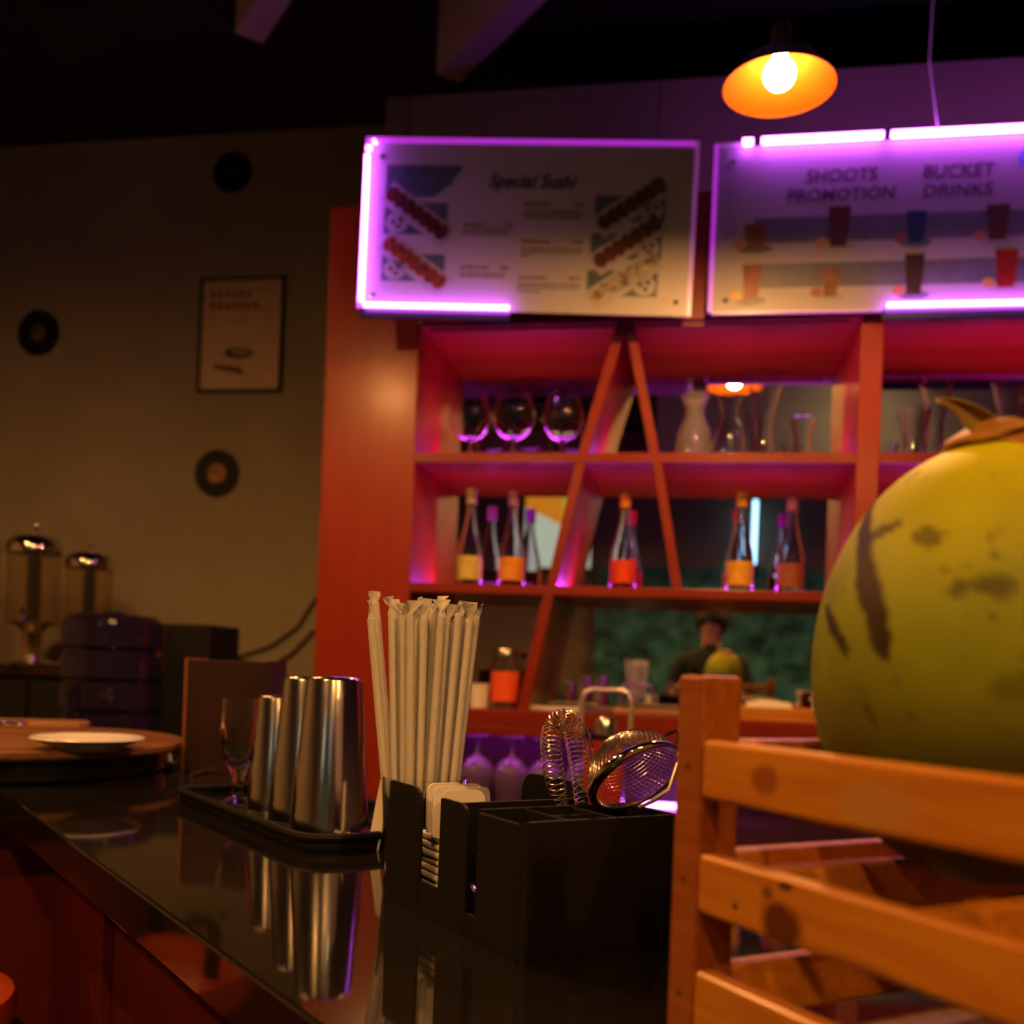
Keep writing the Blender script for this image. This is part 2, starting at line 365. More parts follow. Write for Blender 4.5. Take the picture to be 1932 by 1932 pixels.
for k in range(6):
    s, z = cab(1534, 1380, .0)
    q = MB().box(-.045 + .003 * (k % 2), .045 + .003 * (k % 2), -.06, .06, 0, .0115)
    tag(q.build('folded_napkin', M_PAPER, loc=cw(s + .05, DB + .08, Z_C + .0005 + k * .0135), rot=(0, 0, CABROT + .05 * math.sin(k * 2.1)), bevel=.004), ['lowest', 'second lowest', 'third lowest', 'fourth from below', 'second highest', 'topmost'][k] + ' white folded napkin in the stack left of the coconut', 'napkin', 'folded napkins on the back shelf')
s, z = cab(1232, 1345, .0)
tag(MB().box(-.11, .11, -.07, .07, 0, .016).build('cutting_board', pine('board_pine', light=(.45, .24, .10), dark=(.3, .14, .05)), loc=cw(s, DB + .1, Z_C), rot=(0, 0, CABROT), bevel=.004), 'brown chopping board flat on the back shelf behind the strainer', 'board')
s, z = cab(1045, 1340, .0)
tag(MB().box(-.075, .075, -.05, .05, 0, .010).build('paper_pad', M_PAPER, loc=cw(s, DB + .1, Z_C), rot=(0, 0, CABROT), bevel=.002), 'pale paper pad lying at the foot of the slanted board', 'paper')

# red press with chrome loop handle
pc = at(1142, 1400, 2.36); 
pr = thing('citrus_press', 'red bar press with square chrome loop handle behind the strainers', 'press', (pc.x, pc.y, .931), CABROT)
MB().box(-.045, .045, -.05, .05, 0, .225).build('body', mat('red_enamel', (.45, .02, .015), .3, coat=.4), pr, bevel=.01)
MB().box(-.050, .050, -.055, .055, .225, .237).build('top_plate', M_CHROME, pr, bevel=.003)
hp = [(-.058, 0, .235), (-.058, 0, .310), (-.050, 0, .332), (-.036, 0, .338), (.036, 0, .338), (.050, 0, .332), (.058, 0, .310), (.058, 0, .235)]
MB().tube(hp, .0065, 10).build('handle', mat('satin_steel', (.75, .68, .60), .35, .85), pr, smooth=True)
MB().box(-.058, .058, -.008, .008, .2365, .243).build('handle_foot', M_CHROME, pr, bevel=.002)
MB().lathe([(0, .237), (.026, .237), (.026, .268), (.022, .275), (0, .275)], 20).build('plunger', M_STEEL, pr, smooth=True)

# ================================================================== MENU SIGNS
FONT_DG = None
def text_mesh(txt, size, shear=0.0, bold=0.0):
    c = bpy.data.curves.new('t', 'FONT'); c.body = txt; c.size = size; c.shear = shear; c.offset = bold; c.align_x = 'CENTER'; c.resolution_u = 3
    o = bpy.data.objects.new('t', c); COL.objects.link(o)
    dg = bpy.context.evaluated_depsgraph_get(); dg.update()
    me = bpy.data.meshes.new_from_object(o.evaluated_get(dg)); bpy.data.objects.remove(o); bpy.data.curves.remove(c)
    return me
def put_text(name, txt, size, x, z, m, parent, y=-.0042, shear=0, bold=0, sx=1.0):
    me = text_mesh(txt, size, shear, bold); me.materials.clear(); me.materials.append(m)
    o = bpy.data.objects.new(name, me); COL.objects.link(o); o.parent = parent
    o.location = (x, y, z); o.rotation_euler = (R(90), 0, 0); o.scale = (sx, 1, 1); return o
def disc(q, cx, cz, rx, rz, y0, y1, n=18, rot=0.0):
    poly = []
    for k in range(n):
        a = 2 * math.pi * k / n; px, pz = rx * math.cos(a), rz * math.sin(a)
        poly.append((cx + px * math.cos(rot) - pz * math.sin(rot), cz + px * math.sin(rot) + pz * math.cos(rot)))
    return q.slab(poly, y0, y1)
def rect(q, x0, x1, z0, z1, y0, y1, rot=0.0):
    cx, cz = (x0 + x1) / 2, (z0 + z1) / 2
    pts = []
    for a, b in ((x0, z0), (x1, z0), (x1, z1), (x0, z1)):
        dx, dz = a - cx, b - cz; pts.append((cx + dx * math.cos(rot) - dz * math.sin(rot), cz + dx * math.sin(rot) + dz * math.cos(rot)))
    return q.slab(pts, y0, y1)
M_BOARD = mat('white_menu_print', (0.40, 0.37, 0.40), 0.4, spec=.3)
M_INK = mat('black_ink', (0.02, 0.02, 0.02), 0.5)
M_INKS = mat('grey_ink', (0.14, 0.11, 0.11), 0.6)
M_TEAL = mat('slate_teal_print', (0.08, 0.11, 0.14), 0.4, var=.3, vscale=30)
M_SUSHI = mat('sushi_print_red', (0.14, 0.02, 0.02), 0.4, col2=(.03, .01, .01), vscale=60)
M_SUSHI2 = mat('sushi_print_orange', (0.30, 0.06, 0.025), 0.4, col2=(.07, .015, .01), vscale=60)
M_PLATE = mat('plate_print', (0.34, 0.32, 0.35), 0.4)

def sign(name, label, p0, W, H, rz, roll):
    t = thing(name, label, 'sign', p0, rz); t.rotation_euler = (0, roll, rz)
    MB().box(0, W, 0, .006, 0, H).build('board', M_BOARD, t)
    return t
def bar(parent, x0, z0, x1, z1, r=.0085, y=-.020, m=M_LED, name='led_tube'):
    MB().tube([(x0, y, z0), (x1, y, z1)], r, 10).build(name, m, parent, smooth=True)

# left sign : corners measured a hand's breadth in front of the cabinet
W1, H1 = 0.865, 0.445
sg = sign('sushi_menu_sign', 'white sushi menu board edged with violet light, hung left of centre', at(681, 581, 2.70), W1, H1, R(-4.6), R(0.95))
MB().box(0, W1, -.004, .006, H1, H1 + .012).build('acrylic_edge', M_EDGE, sg)
MB().box(W1, W1 + .010, -.004, .006, 0, H1 + .012).build('acrylic_edge', M_EDGE2, sg)
MB().box(-.010, 0, -.004, .006, 0, H1 + .012).build('acrylic_edge', M_EDGE, sg)
bar(sg, .004, .012, .000, H1 - .045, .0068); bar(sg, .004, H1 - .032, .003, H1 - .022, .0075); bar(sg, .016, H1 - .012, .020, H1 - .008, .0075)
bar(sg, .012, .002, .400, .004, .0060)
MB().box(-.004, .402, -.004, .008, -.026, 0).build('led_mirror_block', M_BLACKG, sg)  # added backing that keeps the lit tube out of the mirror
for (x, z) in ((.035, H1 - .04), (.030, .035), (W1 - .03, H1 - .04), (W1 - .03, .035)):
    MB().lathe([(0, .004), (.006, .003), (.0065, 0)], 12, M=Matrix.Translation((x, -.001, z)) @ Matrix.Rotation(R(90), 4, 'X')).build('standoff_screw', M_CHROME, sg, smooth=True)
put_text('heading_lettering', 'Special Sushi', .050, .44, .330, M_INK, sg, y=-.0012, shear=.28, bold=.0012, sx=.90)
def lines(parent, rows, name='menu_lines'):
    q = MB()
    for (x0, x1, z, h) in rows:
        x = x0
        while x < x1 - .004:
            w = min(random.uniform(.010, .030), x1 - x); rect(q, x, x + w - .003, z, z + h, -.0008, 0.0005); x += w
    return q.build(name, M_INKS, parent)
lines(sg, [(.265, .33, .225, .007), (.375, .40, .225, .008), (.262, .395, .212, .0045), (.262, .39, .203, .0045)])
lines(sg, [(.262, .34, .112, .007), (.37, .395, .112, .008), (.262, .39, .098, .0045), (.262, .385, .089, .0045)])
lines(sg, [(.425, .50, .283, .007), (.555, .585, .283, .008), (.425, .585, .266, .0045), (.425, .585, .257, .0045), (.425, .575, .248, .0045)])
lines(sg, [(.422, .50, .184, .007), (.555, .585, .184, .008), (.422, .585, .167, .0045), (.422, .585, .158, .0045), (.422, .45, .149, .0045)])
lines(sg, [(.420, .50, .088, .007), (.553, .585, .088, .008), (.418, .585, .073, .0045), (.418, .585, .064, .0045), (.418, .48, .053, .0045)])
def dish(parent, x, z, w, h, sgn, m, k):
    t = MB(); rect(t, x, x + w, z, z + h, -.0006, .0005); parent = t.build('picture_ground', M_TEAL, parent)
    cx, cz = x + w * .52, z + h * .62; a = -.62 * sgn
    p = MB(); rect(p, cx - .105, cx + .105, cz - .032, cz + .032, -.0012, -.0006, a); p.build('picture_plate', M_PLATE, parent)
    r = MB()
    for j in range(7):
        tt = (j - 3) * .028
        disc(r, cx + tt * math.cos(a), cz + tt * math.sin(a) + .004, .018, .022, -.0019, -.0012, 12, a)
    r.build('picture_roll', m, parent)
    bx = x + (.035 if sgn > 0 else w - .035)
    b = MB(); disc(b, bx, z + .030, .030, .027, -.0012, -.0006); b.build('picture_bowl', M_PLATE, parent)
    d = MB()
    for (ox, oz) in ((-.010, .002), (.010, .008), (.004, -.010)): disc(d, bx + ox, z + .03 + oz, .006, .006, -.0018, -.0012, 10)
    d.build('picture_sauce', M_INK, parent)
rect_t = MB(); rect_t.slab([(.05, .385), (.255, .385), (.225, .335), (.18, .30), (.05, .30)], -.0006, .0005).build('picture_ground', M_TEAL, sg)
dish(sg, .05, .200, .17, .085, 1, M_SUSHI, 0); dish(sg, .05, .075, .17, .072, 1, M_SUSHI2, 0)
dish(sg, .610, .245, .185, .068, -1, M_SUSHI, 1); dish(sg, .605, .145, .185, .068, -1, M_SUSHI, 1); dish(sg, .600, .048, .185, .068, -1, mat('sushi_print_pale', (.5, .4, .3), .4, col2=(.06, .04, .03), vscale=45), 1)
for x in (.10, W1 - .10):
    MB().tube([(x, .003, H1 + .012), (x, .003, 3.55 - sg.location.z)], .0015, 6).build('hanging_wire', M_BLACK, sg)

# right sign
W2, H2 = 1.25, 0.435
s, z = cab(1342, 590, -.05)
sg2 = sign('drinks_menu_sign', 'white drinks promotion board under long violet light tubes, right of the sushi menu', cw(s, DB - .05, z), W2, H2, CABROT - R(0.2), R(-0.05))
sg2.rotation_euler = (0, R(.3), CABROT)
MB().box(-.010, 0, -.004, .006, 0, H2 + .010).build('acrylic_edge', M_EDGE, sg2)
MB().box(0, .06, -.004, .006, H2, H2 + .010).build('acrylic_edge', M_EDGE2, sg2)
MB().box(0, .44, -.004, .006, -.006, 0).build('acrylic_edge', M_EDGE2, sg2)
bar(sg2, .062, H2 + .002, .088, H2 + .002, .0095); bar(sg2, .110, H2 + .003, .412, H2 + .004, .0095); bar(sg2, .432, H2 + .004, 1.2, H2 + .006, .0095)
bar(sg2, .440, .004, 1.2, .006, .0065)
MB().box(.43, W2, -.004, .008, -.026, 0).build('led_mirror_block', M_BLACKG, sg2)  # added strip, blocks the bottom tube from the mirror behind
for (x, z) in ((.04, H2 - .04), (.035, .03), (W2 - .03, H2 - .04), (W2 - .03, .03)):
    MB().lathe([(0, .004), (.006, .003), (.0065, 0)], 12, M=Matrix.Translation((x, -.001, z)) @ Matrix.Rotation(R(90), 4, 'X')).build('standoff_screw', M_CHROME, sg2, smooth=True)
M_INKP = mat('plum_ink', (0.10, 0.03, 0.10), 0.5)
put_text('heading_lettering', 'SHOOTS', .046, .315, .335, M_INKP, sg2, y=-.0012, shear=.1, bold=.0006)
put_text('heading_lettering', 'PROMOTION', .046, .315, .285, M_INKP, sg2, y=-.0012, shear=.1, bold=.0006, sx=.98)
put_text('heading_lettering', 'BUCKET', .046, .60, .335, M_INKP, sg2, y=-.0012, shear=.1, bold=.0006)
put_text('heading_lettering', 'DRINKS', .046, .60, .285, M_INKP, sg2, y=-.0012, shear=.1, bold=.0006, sx=1.05)
M_BAND = mat('grey_band_print', (0.15, 0.15, 0.19), 0.4, var=.2, vscale=20)
q = MB(); rect(q, .10, 1.24, .180, .245, -.0006, .0005); q.build('picture_band', M_BAND, sg2)
q = MB(); rect(q, .10, 1.24, .062, .125, -.0006, .0005); q.build('picture_band', M_BAND, sg2)
q = MB(); disc(q, .86, .375, .12, .05, -.0006, .0005); q.build('picture_splash', mat('blue_splash_print', (.15, .25, .6), .4), sg2)
drinks = [(.105, .165, .058, .066, (.42, .16, .03)), (.315, .165, .055, .105, (.22, .015, .04)), (.505, .170, .050, .08, (.02, .06, .25)), (.70, .170, .055, .09, (.20, .05, .05)),
          (.100, .030, .050, .095, (.45, .06, .02)), (.300, .035, .045, .075, (.45, .20, .08)), (.505, .035, .048, .105, (.10, .05, .03)), (.725, .050, .055, .095, (.60, .02, .02)),
          (.92, .170, .052, .09, (.35, .1, .3)), (.93, .045, .052, .09, (.3, .3, .05))]
for k, (x, z, w, h, c) in enumerate(drinks):
    p = MB(); disc(p, x, z, w * .8, .012, -.0012, -.0006); p.build('picture_saucer', M_PLATE if k % 2 else M_BAND, sg2)
    g = MB().slab([(x - w * .36, z), (x + w * .36, z), (x + w * .5, z + h), (x - w * .5, z + h)], -.0019, -.0012)
    g.build('picture_drink', mat('drink_print_%d' % k, tuple(q_ * .55 for q_ in c), .4, var=.35, vscale=40), sg2)
    g2 = MB(); disc(g2, x - w * .75, z + .012, .016, .013, -.0026, -.0019); g2.build('picture_garnish', mat('garnish_print_%d' % (k % 3), ((.45, .2, .1), (.5, .3, .1), (.3, .1, .1))[k % 3], .4), sg2)
for x in (.55, 1.15):
    MB().tube([(x, .003, H2 + .012), (x - .03, .003, H2 + .2), (x - .02, .003, 3.55 - sg2.location.z)], .0018, 6).build('hanging_wire', M_PAPER, sg2)

# ================================================================== PENDANT LAMPS
def pendant(loc, label):
    t = thing('pendant_lamp', label, 'lamp', loc, group='pendant lamps over the bar')
    prof_o = [(.020, .085), (.030, .070), (.070, .045), (.108, .002), (.109, 0)]
    prof_i = [(.107, .000), (.068, .041), (.028, .066), (.018, .080)]
    MB().lathe(prof_o, 40).build('shade', M_SHADE_OUT, t, smooth=True)
    MB().lathe(prof_i, 40).build('shade_lining', M_SHADE_IN, t, smooth=True)
    MB().lathe([(.109, 0), (.111, -.002), (.107, -.002), (.107, 0)], 40).build('shade_rim', M_SHADE_IN, t, smooth=True)
    MB().lathe([(0, .125), (.014, .122), (.020, .11), (.020, .085), (.016, .066), (0, .066)], 20).build('socket', M_SHADE_OUT, t, smooth=True)
    MB().lathe([(0, -.006)] + [(.030 * math.cos(a), .023 + .029 * math.sin(a)) for a in [R(x) for x in range(-70, 61, 13)]] + [(.013, .060), (.012, .070), (0, .070)], 24).build('bulb', M_BULB, t, smooth=True)
    MB().tube([(0, 0, .122), (0, 0, 3.59 - loc[2])], .003, 8).build('cord', M_BLACK, t)
LZ = 2.47
pl = at(1470, 163, 1.95)
pendant((pl.x, pl.y, pl.z), 'dish pendant lamp with glowing bulb hanging above the drinks menu sign')
pendant((-1.07, 1.51, LZ), 'dish pendant lamp over the bar outside the left of the view')
p = cw(-1.0, -.6, 2.53); pendant(tuple(p), 'dish pendant lamp hanging behind the photographer on the left')
p = cw(0.92, -.62, 2.53); pendant(tuple(p), 'dish pendant lamp hanging behind the photographer on the right')

p = cw(0.22, -1.0, 2.64); pendant(tuple(p), 'added dish pendant lamp above the photographer for frontal light')  # added for frontal light on coconut, straws and caddy
pendant((-2.30, 1.95, 3.05), 'added dish pendant lamp outside the left of the view, brightening the beige wall')  # added out of view to brighten the left wall

# ================================================================== BAR COUNTER
N0, N1 = 0.253, 0.76
D0, DC, D2 = -0.75, 1.666, 2.16
bar_ = thing('bar_counter', 'black polished bar top with red front running across the foreground', 'counter', (0, 0, 0), BAR_ROT)
L2 = -1.35
MB().prism([(N0, D0), (N1, D0), (N1, D2), (L2, D2), (L2, DC), (N0, DC)], TOP - .046, TOP).build('countertop', M_GRANITE, bar_, bevel=.003)
MB().prism([(N0 + .10, D0), (N0 + .13, D0), (N0 + .13, DC + .13), (L2, DC + .13), (L2, DC + .10), (N0 + .10, DC + .10)], .10, TOP - .046).build('front_panel', M_BARRED, bar_)
MB().prism([(N0 + .13, D0), (N1 - .06, D0), (N1 - .06, D2 - .02), (L2, D2 - .02), (L2, DC + .13), (N0 + .13, DC + .13)], .0, TOP - .046).build('carcass', M_DARKWOOD, bar_)
for k in range(5):
    d = D0 + .25 + k * .47
    MB().box(N0 + .085, N0 + .10, d, d + .03, .10, TOP - .046).build('batten', M_BARRED, bar_, bevel=.002)
MB().box(N0 + .06, N0 + .10, D0, DC, .0, .10).build('plinth', M_DARKWOOD, bar_)

# ---------------- coconut crate
E1 = Vector((.47, -.883, 0)); E2 = Vector((.883, .47, 0))
CO = Vector((.1048, .55, 0))
crot = math.atan2(E1.y, E1.x)                    # local x = E1 (towards viewer), local y = E2
crate = thing('wooden_crate', 'slatted pine crate holding the coconut at the right of the bar', 'crate', (CO.x, CO.y, TOP), crot)
tops = [1.2755 - TOP, 1.2133 - TOP, 1.1496 - TOP]
LX, WY = .335, .275
PINE_POST = pine('pine_post', light=(.38, .11, .018), dark=(.27, .065, .010))
KN = [[(.050, 0, tops[0] - .0165, .0075, 1.3, (.30, .080, .008)), (.12, 0, tops[0] - .02, .010, 2.2, (.50, .24, .06))],
      [(.066, 0, tops[1] - .0235, .0105, 1.3, (.085, .014, .004)), (.055, 0, tops[1] - .010, .0030, 1.2, (.2, .06, .02)), (.032, 0, tops[1] - .022, .0022, 1., (.02, .01, .008)), (.068, 0, tops[1] - .004, .0018, 2., (.05, .02, .01)), (.115, 0, tops[1] - .033, .006, 6., (.36, .13, .03))],
      [(.20, 0, tops[2] - .015, .008, 1.5, (.3, .1, .03))]]
def bev(o): return o
PL = (.022, .028)
for (x0, y0) in ((-.022, 0), (LX, 0), (-.022, WY - .028), (LX, WY - .028)):
    MB().box(x0, x0 + .022, y0, y0 + .028, 0, 1.3105 - TOP).build('post', PINE_POST, crate, bevel=.0022)
for k, zt in enumerate(tops):
    MB().box(0, LX, 0.0005, .0135, zt - .0325, zt).build('slat', pine('pine_slat_%d' % k, KN[k]), crate, bevel=.0032, seg=3)
    MB().box(0, LX, WY - .0135, WY - .0005, zt - .0325, zt).build('slat', pine('pine_slat_plain'), crate, bevel=.0032, seg=3)
    MB().box(-.0125, -.0005, .028, WY - .028, zt - .0325, zt).build('slat', pine('pine_slat_cross'), crate, bevel=.0028)
    MB().box(LX + .005, LX + .017, .028, WY - .028, zt - .0325, zt).build('slat', pine('pine_slat_cross'), crate, bevel=.0028)
    for yy in (0,):
        MB().lathe([(0, -.0006), (.0014, -.0004), (.0014, .001)], 10, M=Matrix.Translation((-.011, 0.0, zt - .016)) @ Matrix.Rotation(R(-90), 4, 'X')).build('nail_head', M_INK, crate)
for x in (.022, .122):
    MB().box(x, x + .014, .0136, WY - .0136, tops[1] - .030, tops[1] - .004).build('bearer', pine('pine_slat_cross'), crate, bevel=.002)
for k in range(3):
    MB().box(.02 + k * .105, .10 + k * .105, .0136, WY - .0136, .004, .014).build('floor_board', pine('pine_slat_dark', light=(.30, .16, .07), dark=(.16, .08, .03)), crate, bevel=.002)

# ---------------- coconut
def coconut():
    C = Vector((.266, .552, 1.3255)); RA, RZ = .1005, .1225
    t = thing('green_coconut', 'young green-yellow coconut with brown scars sitting in the pine crate', 'coconut', (C.x, C.y, C.z - RZ))
    NS, NR = 180, 130
    tilt = Matrix.Rotation(R(6), 4, 'Y')
    def radius(th, ph):
        k = 1 + .030 * math.cos(3 * ph + .6) * math.sin(th) ** 2
        return k
    verts, faces = [], []
    for i in range(NR + 1):
        th = math.pi * i / NR
        for j in range(NS):
            ph = 2 * math.pi * j / NS; k = radius(th, ph)
            e = math.sin(th); zz = math.cos(th)
            p = Vector((RA * k * e * math.cos(ph), RA * k * e * math.sin(ph), RZ * (zz - (.035 * zz**8 if zz > 0 else 0))))
            verts.append(tilt @ p + Vector((0, 0, RZ)))
    for i in range(NR):
        for j in range(NS):
            a = i * NS + j; b = i * NS + (j + 1) % NS; faces.append((a, a + NS, b + NS, b))
    me = bpy.data.meshes.new('husk'); me.from_pydata([tuple(v) for v in verts], [], faces); me.update()
    for p in me.polygons: p.use_smooth = True
    # scars: points on the husk found along lines of sight, then widened by distance on the husk itself
    org = Vector((0, 0, EYE)) - t.location
    def hit(x, y):
        u, v = uv(x, y); dr = Vector((u / FPX, 1, -v / FPX)).normalized()
        o2 = tilt.inverted() @ (org - Vector((0, 0, RZ))); d2 = tilt.inverted() @ dr
        o3 = Vector((o2.x / RA, o2.y / RA, o2.z / RZ)); d3 = Vector((d2.x / RA, d2.y / RA, d2.z / RZ))
        a = d3.dot(d3); b = 2 * o3.dot(d3); c = o3.dot(o3) - 1; D = b * b - 4 * a * c
        k = (-b - math.sqrt(max(D, 0))) / (2 * a); return org + dr * k
    scars = [([(1640, 945), (1628, 1020), (1640, 1110), (1660, 1165)], (.0028, .0045, .0060, .0050), .9), ([(1632, 1015), (1672, 1000), (1705, 988)], (.0040, .0030, .0012), .75),
             ([(1655, 1165), (1670, 1210), (1680, 1255)], (.0052, .0046, .0015), 1.15), ([(1548, 1130), (1566, 1180), (1598, 1228)], (.0012, .0032, .0022), .9), ([(1640, 940), (1655, 905)], (.0016, .0006), .6),
             ([(1745, 1015), (1760, 1020)], (.0042, .0042), .6), ([(1810, 1115), (1830, 1105), (1890, 1110)], (.004, .003, .005), .62), ([(1712, 905), (1730, 890)], (.0018, .001), .6),
             ([(1640, 1335), (1660, 1372)], (.0018, .001), .7), ([(1712, 1246), (1717, 1246)], (.002, .002), .7), ([(1740, 870), (1760, 850)], (.0016, .0008), .5), ([(1875, 1050), (1878, 1052)], (.002, .002), .6),
             ([(1575, 1095), (1583, 1088)], (.001, .0008), .5), ([(1890, 1300), (1930, 1290)], (.004, .005), .35), ([(1560, 1050), (1545, 1110)], (.0008, .0012), .5)]
    segs = []
    for pts, ws, st in scars:
        P = [hit(*q) for q in pts]
        for a in range(len(P) - 1): segs.append((P[a], P[a+1], ws[a], ws[a+1], st))
    from mathutils import noise
    ca_ = me.color_attributes.new('tint', 'FLOAT_COLOR', 'POINT')
    vals = []
    for v in verts:
        m_ = 0.0
        wob = noise.noise(v * 130) * .0016 + noise.noise(v * 320) * .0008
        for (a, b, wa, wb, st) in segs:
            ab = b - a; k = max(0, min(1, (v - a).dot(ab) / max(ab.dot(ab), 1e-9))); d = (v - a - ab * k).length + wob
            w = (wa + (wb - wa) * k) * 1.2
            if d < w * 1.35: m_ = max(m_, min(1.0, st * 1.1 * max(0, min(1, (w * 1.35 - d) / (w * .45)))))
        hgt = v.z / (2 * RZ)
        n = noise.noise(v * 22) * .5 + noise.noise(v * 60) * .25
        sp = max(0, noise.noise(v * 170 + Vector((9, 2, 4))) - .52) * 2.2
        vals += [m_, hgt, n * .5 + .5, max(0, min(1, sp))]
    ca_.data.foreach_set('color', vals)
    mt = bpy.data.materials.new('coconut_husk'); mt.use_nodes = True; nt = mt.node_tree; b = nt.nodes['Principled BSDF']
    at_ = nt.nodes.new('ShaderNodeAttribute'); at_.attribute_name = 'tint'
    sp = nt.nodes.new('ShaderNodeSeparateColor'); nt.links.new(at_.outputs['Color'], sp.inputs[0])
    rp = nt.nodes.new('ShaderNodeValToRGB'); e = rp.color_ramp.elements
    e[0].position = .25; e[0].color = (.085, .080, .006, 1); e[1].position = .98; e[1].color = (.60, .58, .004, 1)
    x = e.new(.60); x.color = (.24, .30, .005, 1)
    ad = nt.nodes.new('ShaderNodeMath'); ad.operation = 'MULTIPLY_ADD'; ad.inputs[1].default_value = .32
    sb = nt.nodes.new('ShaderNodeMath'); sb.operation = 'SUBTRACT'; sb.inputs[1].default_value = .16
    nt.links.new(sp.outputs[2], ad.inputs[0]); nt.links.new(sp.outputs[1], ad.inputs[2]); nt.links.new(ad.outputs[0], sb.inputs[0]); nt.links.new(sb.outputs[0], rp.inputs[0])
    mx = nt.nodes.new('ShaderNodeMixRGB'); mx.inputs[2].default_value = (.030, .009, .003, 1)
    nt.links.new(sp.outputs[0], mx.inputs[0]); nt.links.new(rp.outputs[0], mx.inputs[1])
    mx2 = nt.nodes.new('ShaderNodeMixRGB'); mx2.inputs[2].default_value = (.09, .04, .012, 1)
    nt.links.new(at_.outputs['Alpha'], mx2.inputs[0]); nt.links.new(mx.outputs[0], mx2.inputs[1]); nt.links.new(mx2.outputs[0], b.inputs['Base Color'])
    b.inputs['Roughness'].default_value = .58; b.inputs['Coat Weight'].default_value = .0; b.inputs['Specular IOR Level'].default_value = .3; b.inputs['Subsurface Weight'].default_value = 0.0
    nz = nt.nodes.new('ShaderNodeTexNoise'); nz.inputs['Scale'].default_value = 90; bp = nt.nodes.new('ShaderNodeBump'); bp.inputs['Strength'].default_value = .08; bp.inputs['Distance'].default_value = .01
    nt.links.new(nz.outputs['Fac'], bp.inputs['Height']); nt.links.new(bp.outputs[0], b.inputs['Normal'])
    me.materials.append(mt); MATS['coconut_husk'] = mt
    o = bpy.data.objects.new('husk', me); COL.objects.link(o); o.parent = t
    # calyx: overlapping sepals around the stem end
    M_CAL = mat('dried_calyx', (.50, .26, .04), .6, col2=(.25, .09, .02), vscale=30, bump=.3, bscale=90)
    M_SEP = mat('green_sepal', (.20, .17, .03), .55, col2=(.28, .10, .02), vscale=25, bump=.2, bscale=90)
    T = Matrix.Translation((0, 0, RZ)) @ tilt @ Matrix.Translation((0, 0, RZ * .945))
    for k in range(6):
        a = 2 * math.pi * k / 6 + .35; q = MB(); n1, n2 = 7, 5
        Rm = T @ Matrix.Rotation(a, 4, 'Z'); base = len(q.v)
        for i in range(n1):
            f = i / (n1 - 1); w = .026 * math.sin(math.pi * (.18 + .72 * f)) + .002
            r = .008 + .040 * f; z = .010 - .017 * f * f + (.004 if k % 2 else 0)
            for j in range(n2):
                y = (j / (n2 - 1) - .5) * 2 * w; q.v.append(Rm @ Vector((r, y, z - 9 * y * y + .002 * math.sin(9 * f + k))))
        for i in range(n1 - 1):
            for j in range(n2 - 1):
                b0 = base + i * n2 + j; q.f.append((b0, b0 + n2, b0 + n2 + 1, b0 + 1))
        sp_ = q.build('sepal', M_CAL, t, smooth=True); md = sp_.modifiers.new('th', 'SOLIDIFY'); md.thickness = .003
    # upturned sepal pointing left
    q = MB(); n1, n2 = 9, 4
    tp = [(1758, 753), (1790, 750), (1818, 754), (1845, 764), (1872, 780), (1905, 800)]; bt = [(1766, 757), (1797, 768), (1806, 788), (1818, 806), (1836, 818), (1862, 826)]
    for i in range(6):
        for j in range(n2):
            f = j / (n2 - 1); x_, y_ = tp[i][0] + (bt[i][0] - tp[i][0]) * f, tp[i][1] + (bt[i][1] - tp[i][1]) * f
            q.v.append(at(x_, y_, .540 + .010 * math.sin(f * 3.0) - .012 * (1 - i / 5) * f) - t.location)
    for i in range(5):
        for j in range(n2 - 1):
            b0 = i * n2 + j; q.f.append((b0, b0 + n2, b0 + n2 + 1, b0 + 1))
    o = q.build('sepal', M_SEP, t, smooth=True); md = o.modifiers.new('th', 'SOLIDIFY'); md.thickness = .0025; md.offset = 0
    md = o.modifiers.new('sub', 'SUBSURF'); md.levels = 1; md.render_levels = 2
    MB().lathe([(0, .013), (.009, .012), (.014, .007), (.016, 0), (.010, -.006)], 16, M=T).build('stem_stub', M_CAL, t, smooth=True)
coconut()

# ---------------- bar caddy
cc = (.0122, .71); CROT = R(31.0)
WX, LY, HT = .142, .228, .102
cd = thing('bar_caddy', 'black plastic bar caddy with compartments holding strainers and napkins', 'caddy', (cc[0], cc[1], TOP), CROT)
T_ = .003
def rounded(poly, rads, n=6):
    out = []
    N = len(poly)
    for i, (p, r) in enumerate(zip(poly, rads)):
        p = Vector(p); a = Vector(poly[i-1]); b = Vector(poly[(i+1) % N])
        if r <= 0: out.append(tuple(p)); continue
        u = (a - p).normalized(); w = (b - p).normalized()
        for k in range(n + 1):
            f = k / n; q = (p + u * r) * (1-f)**2 + p * 2*f*(1-f) + (p + w * r) * f*f; out.append(tuple(q))
    return out
MB().prism(rounded([(0, 0), (WX, 0), (WX, LY), (0, LY)], [.006, .004, .004, .004]), 0, .003).build('floor_plate', M_BLACK, cd)
